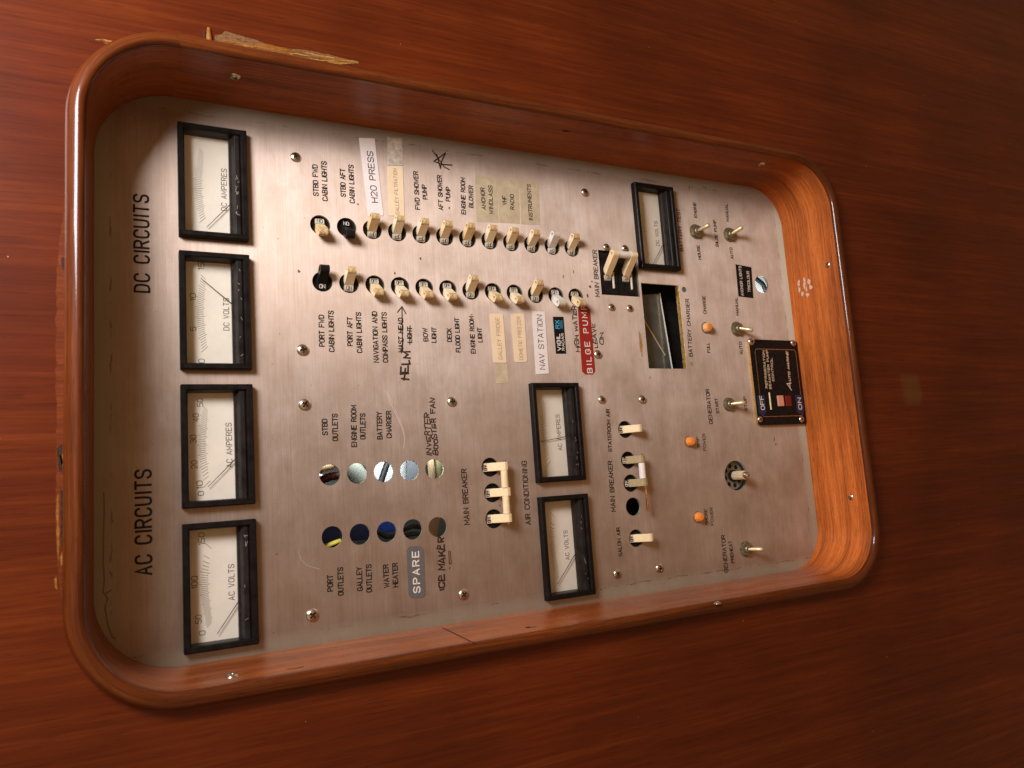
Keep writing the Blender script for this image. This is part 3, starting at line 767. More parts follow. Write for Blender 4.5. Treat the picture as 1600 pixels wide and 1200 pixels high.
for i in range(12):
    right = i > 1; st = 'OFF' if right else 'ON'; col = 'black' if i == 1 else ('white' if i == 10 else 'cream')
    if i < 10: lab = 'breaker with %s handle %s, serving %s' % (col, 'pushed right, showing OFF' if right else 'pushed left, showing ON', LA[i])
    elif i == 10: lab = 'paler handled breaker without a legend, next after INSTRUMENTS, showing OFF'
    else: lab = 'last breaker of the STBD row, no legend, nearest the double main breaker'
    breaker(RA, rowv(i), right, st, lab, col)
for i in range(12):
    right = i in (0, 1, 6, 9); st = 'ON' if right else 'OFF'; col = 'black' if i == 0 else ('white' if i == 10 else 'cream')
    breaker(RB, rowv(i), right, st, 'breaker with %s handle %s, serving %s' % (col, 'pushed right, showing ON' if right else 'pushed left, showing OFF', LB[i]), col)

# ganged breakers of the AC side: handles swing down the panel (-v)
def up_text(s, mat, L=2.3, h=2.7):
    mb = MB(); text_mesh(mb, s, -L, 0, L, 0, h, 0.42, 0.0, track=1.0)
    o = mb.build('lettering', mat, None); me = o.data; bpy.data.objects.remove(o); return me
OFFW, OFFK = up_text('OFF', M['whiteprint']), up_text('OFF', M['ink'])
DOWN = Matrix.Rotation(-PI/2, 4, 'Z')
def straight_handle(length=12.5, lean=8.6, top=8.8, width=6.2, th=4.2):
    MTv = Matrix(((1, 0, 0, 0), (0, 0, -1, 0), (0, 1, 0, 0), (0, 0, 0, 1)))
    pr_ = [(-3.0, -3), (-1.6, 0.6), (lean-2.6, top+0.6), (lean-1.0, top+1.4), (lean+1.4, top+0.9), (lean+2.6, top-0.8), (lean+2.2, top-3.0), (3.2, -3)]
    mb = MB(); mb.prism([pr_], -width/2, width/2, 0, MTv); return mb
sh = straight_handle().build('handle', M['cream'], None); me_sh = sh.data; bpy.data.objects.remove(sh)
sh = straight_handle(width=6.2).build('handle', M['brassy'], None); me_shd = sh.data; bpy.data.objects.remove(sh)
M['olive'] = plain('dull olive plastic', (0.36, 0.28, 0.13), 0.45, vary=0.15); me_shd.materials[0] = M['olive']
def gang(name, label, pts, bar, mesh, barmat, words, group=None, cat='breaker'):
    c = pts[0]
    t = thing(name, label, cat, (c.x, c.y, 0), 0, group)
    for p in pts:
        d = Vector((p.x-c.x, p.y-c.y, 0)); Tm = Matrix.Translation(d*MM)
        link_me('case', me_case, t, Tm @ DOWN)
        h = link_me('handle', mesh, t, Tm @ DOWN, 0.4)
        o = link_me('marking_plate', me_mark if words == 'k' else me_markb, h)
        q = link_me('lettering', OFFK if words == 'k' else OFFW, h)
        q.matrix_local = Matrix.Translation((-3.9*MM, 0, -0.55*MM if words == 'k' else -0.45*MM)) @ Matrix.Rotation(PI/2, 4, 'Z') @ Matrix.Rotation(math.radians(0), 4, 'X')
    if bar:
        y = -7.6; z = 7.6
        ps = sorted(p.x-c.x for p in pts)
        for a, b in zip(ps[:-1], ps[1:]):
            mb = MB(); mb.tube([(a+3.1, y, z), (a+3.25, y, z), (b-3.25, y, z), (b-3.1, y, z)], [2.3, 2.75, 2.75, 2.3], 18)
            mb.build('tie_bar', barmat, t, auto=True)
        mb = MB(); mb.tube([(ps[0]-4.4, y-0.6, z+1.0), (ps[-1]+4.4, y-0.6, z+1.0)], 0.9, 10); mb.build('tie_pin', M['brassy'], t, auto=True)
    return t
gang('main_breaker', 'triple AC main breaker with three cream handles joined by a bar', acm, True, me_sh, M['cream'], 'k')
g2 = gang('main_breaker', 'double air conditioning breaker with olive handles, white bar and protruding copper rod', [air[1], air[2]], True, me_shd, M['white'], 'w')
mb = MB(); a = at(1009, 760, 7)-air[1]; b = at(1013, 799, 6)-air[1]
mb.tube([a, a*0.6+b*0.4, b*0.97+a*0.03, b], [1.15, 1.0, 1.25, 0.9], 12); mb.build('copper_rod', M['copper'], g2, auto=True)
gang('circuit_breaker', 'single breaker with cream handle hanging down beside STATEROOM AIR', [air[0]], False, me_sh, None, 'k', 'air conditioner breakers')
gang('circuit_breaker', 'single breaker with cream handle hanging down beside SALON AIR', [air[4]], False, me_sh, None, 'k', 'air conditioner breakers')

# double DC main breaker in its rectangular cut-out
cxm = (dc_box[0]+dc_box[1])/2; cym = (dc_box[2]+dc_box[3])/2
t = thing('main_breaker', 'double DC main breaker in rectangular cut-out, two cream handles joined by a bar', 'breaker', (cxm, cym, 0))
hu = (dc_box[1]-dc_box[0])/2+2; hv = (dc_box[3]-dc_box[2])/2
for k, s in enumerate((1, -1)):
    mb = MB(); y0, y1 = (0.12, hv+1) if s > 0 else (-hv-1, -0.12)
    mb.box(-hu, hu, y0, y1, -20, -2.4); mb.box(-hu+3.5, hu-3.5, y0+1.2, y1-1.2, -2.4, -1.7)
    mb.build('case', M['black'], t, bevel=0.25)
    hp = at(*((950, 428) if s > 0 else (978.5, 430)), 0)
    Tm = Matrix.Translation(Vector((hp.x-cxm, hp.y-cym, 0.8))*MM)
    link_me('marking_plate', me_mark, t, Tm @ Matrix.Translation((0.0006, 0, 0.0002)) @ Matrix.Diagonal((1.25, 1.0, 1.6, 1)))
    lw = link_me('lettering', W_[('ON', 'ink')], t, Tm @ Matrix.Translation((0.0, 0, 0.0006)))
    dx = hp.x-cxm; dy = hp.y-cym
    mb = handle_mesh(6.0, 14.0, 11.0, 3.3, ((-1.4, -0.4), (4.4, -3.4)), 1.5 if s > 0 else 0)
    for f in range(len(mb.m)): mb.m[f] = 0
    mb.build('handle', [M['cream']], t, bevel=0.4).matrix_local = Tm
    mb = MB(); mb.tube([(dx-12, dy-6.0, -1.55), (dx+2, dy-6.0, -1.55)], 1.1, 10); mb.build('slot_strip', M['mark'], t, auto=True)
    if s > 0: ya = dy-3.0; xa = dx+14.0
    else: yb = dy+3.0
mb = MB(); mb.tube([(xa, ya, 11.8), (xa, yb, 11.8)], 3.0, 20); mb.build('tie_bar', M['white'], t, auto=True)

# ------------------------------------------------------------------ toggle switches
def toggle(base, tip, label, nut='brassy', r_nut=6.3, w_tip=13.0, hexa=True, extra=None):
    b = at(*base, 2.0); t = thing('toggle_switch', label, 'switch', (b.x, b.y, 0), 0, 'bat handle toggle switches')
    mb = MB(); mb.lathe([(r_nut*1.12, 0), (r_nut*1.12, 0.5), (r_nut*0.95, 0.65)], 32); mb.build('washer', M['brassy'], t, auto=True)
    mb = MB(); mb.prism([circle(0, 0, r_nut, 6 if hexa else 28, 0.25), circle(0, 0, 3.2, 20)], 0.65, 3.0); mb.build('nut', M[nut], t, bevel=0.35)
    mb = MB()
    mb.lathe([(3.1, 0.6), (3.1, 3.2), (3.3, 3.4), (3.1, 3.7), (3.3, 4.0), (3.1, 4.3), (3.3, 4.6), (2.9, 4.9), (2.2, 4.9), (2.1, 3.8)], 24); mb.build('bushing', M[nut], t, auto=True)
    q = at(*tip, w_tip)-b; q.z = w_tip
    a = Vector((0, 0, 3.8)); d = q-a
    pts = [a+d*k for k in (0, 0.25, 0.6, 0.88, 0.96, 1.0)]
    mb = MB(); mb.tube(pts, [1.5, 1.7, 2.05, 2.15, 1.6, 0.6], 16); mb.build('lever', M['lever'], t, auto=True, angle=70)
    return t
toggle((1089, 361), (1109, 351), 'battery test toggle between ENGINE and HOUSE with dirty ring round it', w_tip=14)
toggle((1141.6, 366), (1161, 354), 'bilge pump toggle between MANUAL and AUTO, nearest the battery test switch', w_tip=13)
toggle((1153.5, 513.5), (1177, 516), 'toggle between MANUAL and AUTO above the black pump control plate', w_tip=13)
toggle((1140.5, 631.5), (1164.5, 629), 'generator START toggle with round nut left of the pump control plate', hexa=False, r_nut=5.6, w_tip=13)
toggle((1167.5, 858), (1193, 858.5), 'generator PREHEAT toggle alone at the corner of the plate', w_tip=14)

# indicator lamps
def lamp(px, py, label, mat, capm, r=4.6, tipd=None):
    c = at(px, py, 1); t = thing('indicator_lamp', label, 'indicator lamp', (c.x, c.y, 0), 0, 'orange indicator lamps')
    mb = MB(); mb.lathe([(r*1.08, 0), (r*1.08, 0.5), (r*0.9, 0.9)], 28); mb.build('bezel_ring', M['brassy'], t, auto=True)
    mb = MB(); mb.lathe([(r*0.9, 0.7), (r*0.95, 1.2), (r*0.82, 4.2), (r*0.74, 4.8)], 10); mb.build('lens', M[mat], t, bevel=0.2)
    mb = MB(); mb.lathe([(r*0.62, 4.6), (r*0.62, 5.6), (r*0.5, 6.0), (r*0.3, 6.1)], 28); mb.build('lens_tip', M[capm], t, auto=True)
lamp(1104, 512, 'pale orange charge lamp between FULL and CHARGE', 'palelens', 'orange', 4.9)
lamp(1077.5, 690, 'orange lamp beside the words SHIP POWER', 'orange', 'orange')
lamp(1091, 808, 'orange lamp beside the words SHORE POWER', 'orange', 'orange')

# rotary selector without its knob
t = thing('rotary_switch', 'rotary selector with bare knurled shaft in a large round hole, knob missing', 'rotary switch', (rot_c.x, rot_c.y, 0))
mb = MB(); mb.prism([circle(0, 0, 12.2, 48)], -9, -4.6)
mb.build('wafer', M['rotor'], t, bevel=0.3)
mb = MB()
for i in range(8):
    a = 2*PI*i/8+0.2; mb.prism([circle(8.8*math.cos(a), 8.8*math.sin(a), 2.0, 12)], -4.59, -4.45)
mb.build('contact_hole', M['black'], t)
mb = MB(); mb.prism([circle(0, 0, 5.4, 12)], -4.6, -2.0); mb.build('hub', M['black'], t, bevel=0.4)
mb = MB(); n = 36
mb.prism([[((3.9 if i % 2 else 3.45)*math.cos(2*PI*i/n), (3.9 if i % 2 else 3.45)*math.sin(2*PI*i/n)) for i in range(n)]], -2.2, 11.0)
mb.build('shaft', M['knurl'], t)
mb = MB(); mb.lathe([(3.1, 11.0), (3.1, 13.6), (2.7, 14.2), (2.1, 14.2), (2.0, 12.0), (0.1, 12.0)], 28); mb.build('shaft_tip', M['steel'], t, auto=True)

# pump control plate, tucked against the wooden liner
PZ = 2.6
q = at(1171, 530, PZ); q2 = at(1183.5, 665, PZ)
pu1 = q.x; pu0 = q2.x; pv1 = (q.y+q2.y)/2; pv0 = OP[2]+0.6
t = thing('control_plate', 'black seawater pump control plate with gold line border and rocker switch', 'control plate', ((pu0+pu1)/2, (pv0+pv1)/2, 0))
org = ((pu0+pu1)/2, (pv0+pv1)/2, 0); hx, hy = (pu1-pu0)/2, (pv1-pv0)/2
MB().prism([rrect(-hx, hx, -hy, hy, 3.0, 0, 6)], 0.02, PZ, side=1).build('plate', [M['lblack'], M['gold']], t)
mb = MB(); ribbon(mb, rrect(-hx+8, hx-9, -hy+3.6, hy-6.2, 3.0, 0, 5)+[rrect(-hx+8, hx-9, -hy+3.6, hy-6.2, 3.0, 0, 5)[0]], 0.4, PZ+0.05); mb.build('border_line', M['gold'], t)
L = lambda s, a, b, h, wd, mat, z=None, **k: lettering(t, s, a, b, h, wd, M[mat], w=PZ, org=org, z=z, **k)
z40 = lambda x, y: (1160+x/8, 520+y/8)
L('REFRIGERATION', z40(303,690), z40(262,225), 2.3, 0.46, 'peach'); L('SEAWATER PUMP', z40(350,702), z40(305,215), 2.3, 0.46, 'peach'); L('CONTROL', z40(385,602), z40(360,315), 2.3, 0.46, 'peach')
L('A', z40(588,700), z40(580,610), 5.2, 0.9, 'peach', slant=0.25); L('UTO MARINE', z40(592,600), z40(556,235), 2.2, 0.62, 'peach', slant=0.2)
for x0, y0, x1, y1, s, p0, p1 in ((160,780,320,1025,'OFF',(255,960),(232,790)),(668,780,760,1010,'ON',(722,955),(705,815))):
    a = at(*z40(x0, y1), PZ); b = at(*z40(x1, y0), PZ); cc = at(*z40((x0+x1)/2, (y0+y1)/2), PZ)
    w2 = 4.6; l2 = abs(at(*z40(240, 1025), PZ).x-at(*z40(240, 780), PZ).x)/2
    pts = [(cc.x-org[0]+dx, cc.y-org[1]+dy) for dx, dy in ((-l2, -w2*0.55), (-l2, w2*0.55), (-l2+2.5, w2), (l2, w2), (l2, -w2), (-l2+2.5, -w2))]
    if s == 'ON': pts = [(x, max(y, -hy+0.3)) for x, y in pts]
    MB().prism([pts], PZ+0.06, PZ+0.28).build('tape_label', M['blue'], t)
    L(s, z40(*p0), z40(*p1), 4.2, 0.8, 'whiteprint', z=PZ+0.34)
a = at(*z40(345, 855), PZ); mb = MB(); mb.tube([(a.x-org[0]-8, a.y-org[1], PZ+0.2), (a.x-org[0]+8, a.y-org[1], PZ+0.2)], 0.9, 10); mb.build('slot_edge', M['lever'], t, auto=True)
for nm, x, mt in (('rocker_half', 470, 'pinkr'), ('rocker_half', 572, 'rocker')):
    a = at(*z40(x, 852), PZ)-Vector(org); mb = MB(); mb.box(a.x-5, a.x+5, a.y-3.5, a.y+3.5, PZ-1, PZ+(1.5 if mt == 'pinkr' else 0.8)); mb.build(nm, M[mt], t, bevel=0.3)
for x, y, k in ((120,108,.95),(645,125,.8),(232,1080,.75),(750,1080,.8)):
    a = at(*z40(x, y), PZ+1)-Vector(org); put_screw(t, (a.x, max(a.y, -hy+3.0), PZ), k)

# ------------------------------------------------------------------ stickers and tapes
stn = [0]
def sticker(label, cats, corners, mat, texts=(), th=0.16, name='label_sticker', w0=0.14, chamfer=0, rnd=0, group='stuck-on labels', z_=None):
    cs = [at(*c) for c in corners]
    c0 = sum(cs, Vector())/len(cs); org_ = (c0.x, c0.y, 0)
    t = thing(name, label, cats, org_, 0, group)
    P = [Vector((c.x-c0.x, c.y-c0.y)) for c in cs]
    if chamfer or rnd:
        out = []; n = len(P); k = chamfer or rnd
        for i in range(n):
            d1 = (P[i-1]-P[i]).normalized(); d2 = (P[(i+1) % n]-P[i]).normalized()
            if chamfer: out += [P[i]+d1*k, P[i]+d2*k]
            else: out += [P[i]+d1*k, P[i]+d1*k*0.3+d2*k*0.3, P[i]+d2*k]
        P = out
    MB().prism([[tuple(p) for p in P]], w0, w0+th).build('backing', M[mat], t)
    for s, a, b, h, wd, mt, kw in texts: lettering(t, s, a, b, h, wd, M[mt], z=w0+th+0.05, org=org_, **kw)
    return t
Z5 = lambda x, y: (420+x/5, 180+y/5)
Z6 = lambda x, y: (690+x/5, 220+y/5)
Z7 = lambda x, y: (690+x/5, 400+y/5)
Z8 = lambda x, y: (420+x/5, 780+y/5)
sticker('white tape label reading H2O PRESS', 'label', [Z5(703,178),Z5(826,182),Z5(895,785),Z5(775,790)], 'paper', [('H2O PRESS', Z5(828,682), Z5(788,285), 4.4, 0.62, 'ink', {})])
sticker('yellowed label reading GALLEY FILTRATION, half hidden by a handle', 'label', [Z5(922,398),Z5(1045,400),Z5(1060,790),Z5(935,785)], 'peach', [('GALLEY FILTRATION', Z5(1004,775), Z5(985,420), 2.7, 0.36, 'peachink', {})], rnd=1.2)
sticker('torn scuffed tape end above the galley filtration label', 'tape', [Z5(925,168),Z5(960,178),Z5(1040,180),Z5(1044,235),Z5(1050,393),Z5(930,390),Z5(927,290)], 'torn', name='tape_strip', w0=0.05)
sticker('yellow stained clear tape over ANCHOR WINDLASS', 'tape', [Z6(257,268),Z6(427,288),Z6(447,640),Z6(275,632)], 'tape', [('ANCHOR', Z6(330,535), Z6(318,368), 3.2, 0.6, 'ink', {}), ('WINDLASS', Z6(388,570), Z6(380,350), 3.2, 0.6, 'ink', {})], name='tape_strip', th=0.06, w0=0.04)
sticker('yellow stained clear tape over VHF RADIO', 'tape', [Z6(431,288),Z6(603,302),Z6(610,648),Z6(451,640)], 'tape', [('VHF', Z6(492,500), Z6(488,432), 3.2, 0.6, 'ink', {}), ('RADIO', Z6(552,535), Z6(549,420), 3.2, 0.6, 'ink', {})], name='tape_strip', th=0.06, w0=0.04)
sticker('yellow stained clear tape over INSTRUMENTS', 'tape', [Z6(607,305),Z6(755,322),Z6(770,658),Z6(622,652)], 'tape', [('INSTRUMENTS', Z6(697,620), Z6(680,340), 3.2, 0.6, 'ink', {})], name='tape_strip', th=0.06, w0=0.04)
sticker('yellowed label reading GALLEY FRIDGE', 'label', [Z7(370,450),Z7(478,450),Z7(508,836),Z7(402,833)], 'peach', [('GALLEY FRIDGE', Z7(460,808), Z7(433,480), 3.1, 0.36, 'peachink', {})], rnd=1.2)
s_ = sticker('crinkled clear tape end below the galley fridge label', 'tape', [Z7(413,840),Z7(510,840),Z7(525,990),Z7(425,997)], 'tape', name='tape_strip', w0=0.04, th=0.1)
sticker('yellowed label for the freezer', 'label', [Z7(538,450),Z7(645,450),Z7(668,828),Z7(568,830)], 'peach', [('DOMETIC FREEZER', Z7(622,810), Z7(599,475), 3.0, 0.34, 'peachink', {})], rnd=1.4)
sticker('bright white tape label reading NAV STATION', 'label', [Z7(705,432),Z7(805,435),Z7(837,918),Z7(735,925)], 'paper', [('NAV STATION', Z7(787,885), Z7(762,462), 4.6, 0.55, 'ink', {})])
sticker('small black radar label with white and blue lettering', 'label', [Z7(868,475),Z7(950,475),Z7(972,763),Z7(893,763)], 'lblack',
        [('VIGIL', Z7(919,738), Z7(908,612), 3.0, 0.7, 'whiteprint', {}), ('RADAR', Z7(950,737), Z7(942,606), 2.2, 0.4, 'whiteprint', {}), ('RX', Z7(905,566), Z7(900,504), 3.2, 0.75, 'cyan', {}),
         ('-', Z7(926,566), Z7(922,504), 3, 0.35, 'cyan', {}), ('-', Z7(935,566), Z7(931,504), 3, 0.35, 'cyan', {}), ('-', Z7(943,566), Z7(939,504), 3, 0.35, 'cyan', {})])
sticker('red embossed tape reading BILGE PUMP', 'label', [Z7(1062,395),Z7(1155,395),Z7(1200,925),Z7(1098,925)], 'red', [('BILGE PUMP', Z7(1158,912), Z7(1106,384), 4.6, 0.8, 'whiteprint', {'track': 3.0})], chamfer=2.6)
sticker('grey embossed tape reading SPARE', 'label', [Z8(1075,370),Z8(1207,366),Z8(1226,766),Z8(1093,775)], 'grey', [('SPARE', Z8(1156,728), Z8(1144,410), 4.6, 0.85, 'whiteprint', {'track': 2.6})], chamfer=2.2)
sticker('black label reading ANCHOR LIGHTS and TRICOLOUR', 'label', [(1149,413),(1173.6,417.6),(1176.8,466),(1153.6,463)], 'lblack',
        [('ANCHOR LIGHTS', (1159.6,462), (1155.6,416), 2.9, 0.5, 'whiteprint', {}), ('TRICOLOUR', (1170.4,456.4), (1168,424), 2.9, 0.5, 'whiteprint', {})])

# ------------------------------------------------------------------ wooden wall, liner and moulding
FW = 60.0; WL = 50.0
loops = [rectloop(-620, 480, -1100, 420), rrect(*OP, ORAD, 8, 12)]
wall = MB().prism(loops, WL-14, WL).build('wood_wall', M['wall'], None); tag(wall, kind='structure')
frame = thing('recess_frame', 'mahogany recess frame with rounded moulding round the circuit panel', 'frame')
mb = MB(); sweep(mb, OP, ORAD, [(0, -2.0), (0.7, 12), (1.45, 24), (2.2, 36), (2.85, 46), (3.5, 56)], seg=16, uv=True, sub=8); mb.build('liner', M['liner'], frame, auto=True)
prof = [(3.4, 55.9), (3.1, 56.5), (3.3, 57.6), (3.9, 58.8), (4.9, 59.7), (6.0, 60.1), (7.2, 60.2), (8.6, 59.6), (10.6, 58.6), (12.2, 56.8), (13.3, 54.4), (13.8, 52.0), (13.9, 49.8)]
mb = MB(); sweep(mb, OP, ORAD, prof, seg=20, uv=True, sub=8); mb.build('moulding', M['trim'], frame, auto=True, angle=60)
# mitre joint seam and fillers in the liner
def wallpt(px, py, side):
    ax, v0, sg = {'top': (0, OP[1], 1), 'bot': (0, OP[0], -1), 'end': (1, OP[2], -1)}[side]
    p = at_axis(px, py, ax, v0)
    for _ in range(4): p = at_axis(px, py, ax, v0+sg*(3.5*p.z/56-0.1))
    return p
MATS = {'top': Matrix.Rotation(-PI/2, 4, 'Y'), 'bot': Matrix.Rotation(PI/2, 4, 'Y'), 'end': Matrix.Rotation(-PI/2, 4, 'X')}
OFFN = {'top': Vector((-0.05, 0, 0)), 'bot': Vector((0.05, 0, 0)), 'end': Vector((0, 0.05, 0))}
for px, py, sd, k in ((367,120,'top',.95),(1190,257,'top',.95),(1293,414,'end',.8),(1329,777,'end',.8),(362,1056,'bot',.95),(1121,942,'bot',.7)):
    p = wallpt(px, py, sd); put_screw(frame, p+OFFN[sd]-OFFN[sd]*12, k, mat4=MATS[sd])
def wall_blotch(name, px, py, sd, ra, rb, mat, seed, n=18, am=0.3):
    p = wallpt(px, py, sd) + OFFN[sd]; rnd = random.Random(seed)
    k = [rnd.uniform(1-am, 1+am) for _ in range(n)]; k = [(k[i]+k[(i+1) % n])/2 for i in range(n)]
    pts = [(ra*k[i]*math.cos(2*PI*i/n), rb*k[i]*math.sin(2*PI*i/n)) for i in range(n)]
    mb = MB(); mb.prism([pts], 0, 0.06); o = mb.build(name, M[mat], frame)
    o.matrix_local = Matrix.Translation(p*MM) @ MATS[sd]; return o
wall_blotch('filler_patch', 884, 205, 'top', 1.3, 3.2, 'marker', 1); wall_blotch('filler_patch', 889, 207, 'top', 1.1, 2.4, 'bare', 2)
wall_blotch('filler_patch', 825, 980, 'bot', 1.4, 2.0, 'marker', 3); wall_blotch('filler_patch', 834, 979, 'bot', 1.4, 2.6, 'bare', 4)
wall_blotch('filler_patch', 463, 1043, 'bot', 1.3, 5.0, 'bare', 5); wall_blotch('filler_patch', 377, 1053, 'bot', 0.9, 3.0, 'bare', 6)
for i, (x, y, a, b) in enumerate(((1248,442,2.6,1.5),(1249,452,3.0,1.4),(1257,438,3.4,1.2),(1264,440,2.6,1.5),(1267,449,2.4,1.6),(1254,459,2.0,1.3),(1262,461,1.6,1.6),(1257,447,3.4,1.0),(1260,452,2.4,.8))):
    wall_blotch('scuff_and_glare', x, y, 'end', a, b, 'chalk', 30+i, am=0.5)  # specular glare on the end board, painted on as pale marks
a = wallpt(692, 981, 'bot'); b = wallpt(741, 1005, 'bot')
mb = MB(); mb.tube([a+Vector((0.02, 0, 0)), b+Vector((0.02, 0, 0))], 0.35, 6); mb.build('joint_line', M['marker'], frame)

# damage in the varnish round the moulding
wear = thing('wood_damage', 'chiselled notch of bare golden wood in the varnish above the frame', 'wood damage', (0, 0, 0))
def patch(name, pts, mat, w, th, parent, jag=0.5, seed=1):
    rnd = random.Random(seed); P = [at(*q, w) for q in pts]; out = []
    for i, p in enumerate(P):
        q = P[(i+1) % len(P)]; n = max(1, int((q-p).length/3))
        for k in range(n):
            r = p+(q-p)*k/n
            j = jag if k else jag*0.3
            out.append((r.x+rnd.uniform(-j, j), r.y+rnd.uniform(-j, j)))
    return MB().prism([out], w, w+th).build(name, M[mat], parent)
patch('bare_patch', [(336,56),(352,49),(400,63),(430,73),(480,79),(520,87),(562,97),(530,101),(470,97),(420,91),(380,85),(337,79)], 'baredark', WL+0.02, 0.08, wear, 0.6, 2)
def splinters(name, xs, top, bot, n, seed, parent, wmax=1.2):
    rnd = random.Random(seed); mbs = {'bare': MB(), 'baredark': MB(), 'baregold': MB()}
    def interp(c, x):
        for (x0, y0), (x1, y1) in zip(c[:-1], c[1:]):
            if x <= x1: return y0+(y1-y0)*(x-x0)/(x1-x0)
        return c[-1][1]
    for k in range(n):
        x0 = rnd.uniform(xs[0], xs[1]-12); L = rnd.uniform(18, 80); x1 = min(xs[1]-2, x0+L); f0 = rnd.uniform(0.08, 0.92)
        line = []
        for j in range(6):
            x = x0+(x1-x0)*j/5; f = min(0.96, max(0.04, f0+rnd.uniform(-0.05, 0.05))); t_, b_ = interp(top, x), interp(bot, x)
            line.append(at(x, t_+(b_-t_)*f, WL))
        w_ = rnd.uniform(0.35, wmax); h_ = rnd.uniform(0.02, 0.22)
        mbs[rnd.choice(('bare', 'bare', 'baregold', 'baregold', 'baredark'))].tube([p+Vector((0, 0, h_*0.4)) for p in line], [w_*q for q in (0.1, 0.45, 0.5, 0.5, 0.4, 0.1)], 5)
    for mt, mb in mbs.items():
        if mb.v: mb.build(name, M[mt], parent)
splinters('torn_fibre', (338, 562), [(336,54),(352,51),(400,65),(480,81),(562,98)], [(336,79),(380,85),(470,97),(530,101),(562,99)], 85, 5, wear)
a = at(326, 44, WL); b = at(329, 76, WL); mb = MB(); mb.tube([a+Vector((0, 0, 0.2)), (a+b)/2+Vector((0.3, 0.4, 0.5)), b+Vector((0, 0, 0.2))], [1.0, 1.8, 1.6], 10); mb.build('raised_splinter', M['bare'], wear, auto=True)
a = at(319, 48, WL); b = at(321, 75, WL); mb = MB(); mb.tube([a, b], [0.5, 1.0], 8); mb.build('dark_groove', M['marker'], wear)
splinters('torn_fibre', (134, 188), [(134,62),(160,61),(188,67)], [(134,64),(160,68),(188,72)], 9, 8, wear, 0.8)
wear2 = thing('wood_damage', 'long worn and splintered strip of varnish along the upper edge of the frame', 'wood damage', (0, 0, 0))
M['worn'] = wood('worn varnish', (0.07, 0.012, 0.003), (0.14, 0.028, 0.006), (0.24, 0.062, 0.016), scuff_and_glare=0.8, along=(200, 12, 200), coat=0.25)
patch('worn_strip', [(101,330),(104,345),(104,500),(103,640),(102,900),(100,960),(92,900),(88,850),(88,700),(87,560),(88,440),(93,370)], 'worn', WL+0.02, 0.12, wear2, 0.5, 5)
for i, (pts, mt) in enumerate((([(88,700),(97,695),(98,740),(92,735)],'marker'),([(93,712),(101,708),(102,730),(96,728)],'bare'),([(88,790),(91,770),(93,830),(92,880),(89,850)],'bare'),
        ([(94,760),(98,770),(98,860),(95,840)],'marker'),([(85,905),(89,900),(90,922),(86,918)],'bare'),([(95,405),(101,400),(102,425),(98,420)],'marker'),([(94,870),(98,860),(99,880),(95,886)],'bare'))):
    patch('chip', pts, mt, WL+0.16, 0.1, wear2, 0.3, 20+i)

# ------------------------------------------------------------------ inside the locker, seen through the holes
BW = -150.0
lk = MB(); lk.box(OP[0]-60, OP[1]+60, OP[2]-60, OP[3]+20, BW-8, BW); o = lk.build('locker_back_wall', M['locker'], None); tag(o, kind='structure')
lk = MB(); lk.box(OP[0]-70, OP[0]-60, OP[2]-60, OP[3]+20, BW, -3); lk.box(OP[1]+60, OP[1]+70, OP[2]-60, OP[3]+20, BW, -3)
lk.box(OP[0]-60, OP[1]+60, OP[2]-70, OP[2]-60, BW, -3); lk.box(OP[0]-60, OP[1]+60, OP[3]+20, OP[3]+30, BW, -3)
o = lk.build('locker_side_wall', M['locker'], None); tag(o, kind='structure')
def inside(name, label, cat, pts, depth, th, mat):
    P = [at(*q, depth) for q in pts]; c = sum(P, Vector())/len(P)
    t = thing(name, label, cat, (c.x, c.y, depth))
    MB().prism([[(p.x-c.x, p.y-c.y) for p in P]], -th, 0).build('body', M[mat], t, bevel=0.4); return t
def cable(label, pts, r, mat):
    P = [at(x, y, w) for x, y, w in pts]; c = P[0]
    t = thing('cable', label, 'cable', c, 0, 'cables inside the locker'); mb = MB()
    mb.tube([p-c for p in P], r, 10); mb.build('sheath', M[mat], t, auto=True)
inside('locker_board', 'white board seen through the holes by BATTERY CHARGER', 'board', [(575,690),(655,690),(650,770),(570,775)], -60, 3, 'lockwhite')
inside('locker_board', 'blue grey panel seen through the hole under the charger legend row', 'board', [(636,700),(664,700),(664,760),(636,760)], -50, 3, 'greyp')
cable('black bar crossing the white board in the third hole of the STBD outlet row', [(612,705,-40),(600,738,-42),(590,770,-40)], 2.4, 'cable')
cable('thick tan cable in the first hole under STBD OUTLETS', [(494,735,-16),(515,730,-15),(534,722,-17)], 2.4, 'tan')
cable('maroon cable in the first hole under STBD OUTLETS', [(498,752,-22),(515,745,-20),(534,742,-23)], 3.0, 'maroon')
inside('locker_board', 'white edge of a board at the left of the hole under STBD OUTLETS', 'board', [(494,738),(505,742),(507,765),(494,765)], -34, 3, 'lockwhite')
cable('fat grey conduit in the hole under ENGINE ROOM OUTLETS', [(542,715,-34),(558,740,-30),(572,770,-34)], 6.5, 'locker')
inside('locker_board', 'white edge of a board at the right of the hole under ENGINE ROOM OUTLETS', 'board', [(570,735),(580,735),(580,765),(563,765)], -44, 3, 'lockwhite')
cable('left tan cable in the hole by the handwriting BOOSTER FAN', [(672,712,-24),(674,733,-22),(676,756,-24)], 2.6, 'tan')
cable('right olive cable in the hole by the handwriting BOOSTER FAN', [(685,712,-24),(686,733,-22),(689,756,-24)], 2.6, 'olivec')
inside('breaker_case', 'navy case seen through the hole above PORT OUTLETS', 'breaker', [(495,815),(532,815),(532,865),(495,865)], -30, 14, 'navy')
inside('breaker_case', 'navy case seen through the hole above GALLEY OUTLETS', 'breaker', [(540,815),(582,812),(582,842),(540,846)], -30, 14, 'navy')
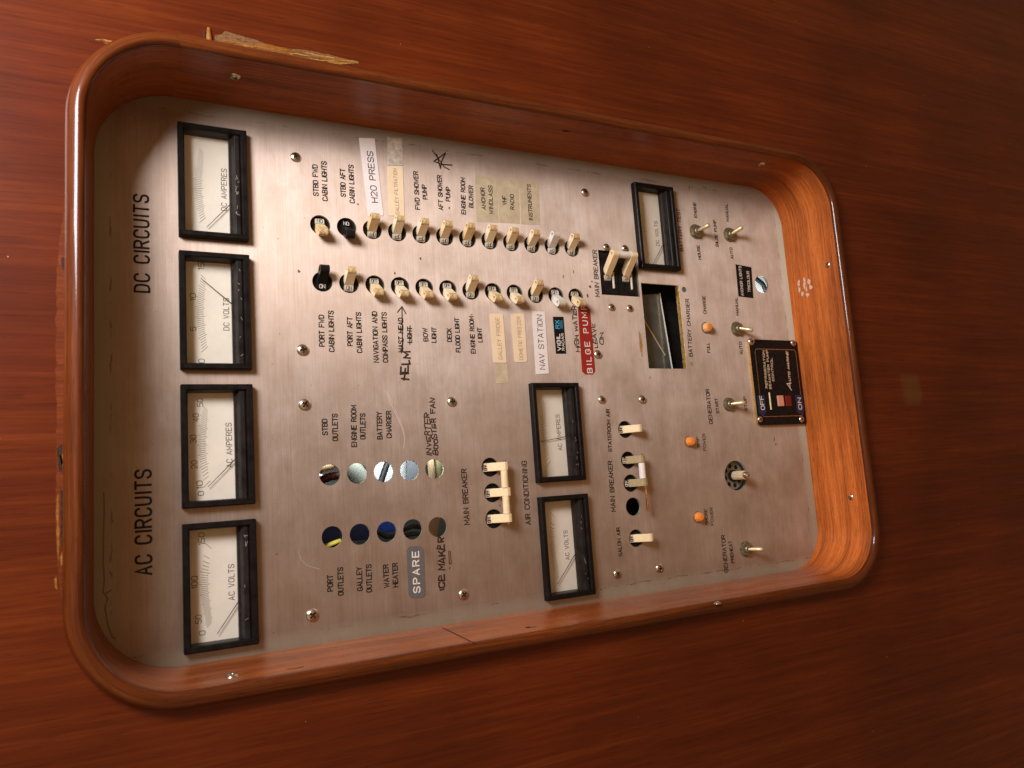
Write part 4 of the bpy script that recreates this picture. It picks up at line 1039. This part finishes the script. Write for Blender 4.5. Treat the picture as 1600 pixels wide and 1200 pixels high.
inside('breaker_case', 'royal blue case seen through the hole above WATER HEATER', 'breaker', [(586,808),(625,805),(625,828),(586,836)], -30, 14, 'royal')
cable('yellow cable end in the hole above PORT OUTLETS', [(502,858,-8),(518,850,-8),(532,845,-9)], 1.7, 'yellow')
cable('black cable in the hole above WATER HEATER', [(588,830,-14),(604,838,-12),(622,836,-14)], 2.0, 'cable')
cable('upper black cable in the hole above SPARE', [(628,828,-14),(645,822,-11),(664,824,-14)], 1.8, 'cable')
cable('lower black cable in the hole above SPARE', [(628,838,-14),(645,834,-11),(664,833,-14)], 1.6, 'cable')
inside('locker_board', 'pinkish board seen through the hole above ICE MAKER', 'board', [(664,800),(690,800),(682,850),(664,850)], -16, 3, 'tan')
inside('locker_board', 'white board seen through the hole beside TRICOLOUR', 'board', [(1170,420),(1215,420),(1215,470),(1170,470)], -30, 3, 'lockwhite')
cable('black bar crossing the hole beside TRICOLOUR', [(1180,434,-14),(1192,444,-12),(1200,462,-14)], 2.2, 'cable')
inside('relay_block', 'black breaker back seen through the empty third hole of the air conditioning breakers', 'relay', [(976,776),(1004,776),(1004,808),(976,808)], -16, 8, 'black')
# the charger meter has dropped back from its cut-out
t = thing('panel_meter', 'dark displaced battery charger meter lying askew inside the rectangular cut-out', 'meter', ((chg_box[0]+chg_box[1])/2, (chg_box[2]+chg_box[3])/2, -14), math.radians(5))
mb = MB(); mb.box(-56, 56, -40, 40, -20, -8); mb.build('case', M['black'], t, bevel=1)
mb = MB(); mb.box(-38, 33, -13.5, 24, -8, -1.0); mb.build('lens', plain('smoked lens', (0.085, 0.095, 0.088), 0.12, vary=0.4, scale=40, coat=0.6), t, bevel=1.2)
mb = MB(); mb.tube([(-24, -8, -0.6), (20, 15, -0.6)], [0.5, 0.9], 8); mb.build('needle', M['tan'], t)
mb = MB(); mb.box(-38, 33, -14.3, -13.7, -8, -0.8); mb.build('lens_edge', M['white'], t)
t2 = thing('cutout_strip', 'brass coloured strip lining the lower edge of the rectangular charger cut-out', 'metal strip', ((chg_box[0]+chg_box[1])/2, chg_box[2]+0.9, 0))
L2 = (chg_box[1]-chg_box[0])/2
mb = MB(); mb.box(-L2, L2, -0.85, 0.9, -3, -0.3); mb.build('strip', M['gold'], t2, bevel=0.2)
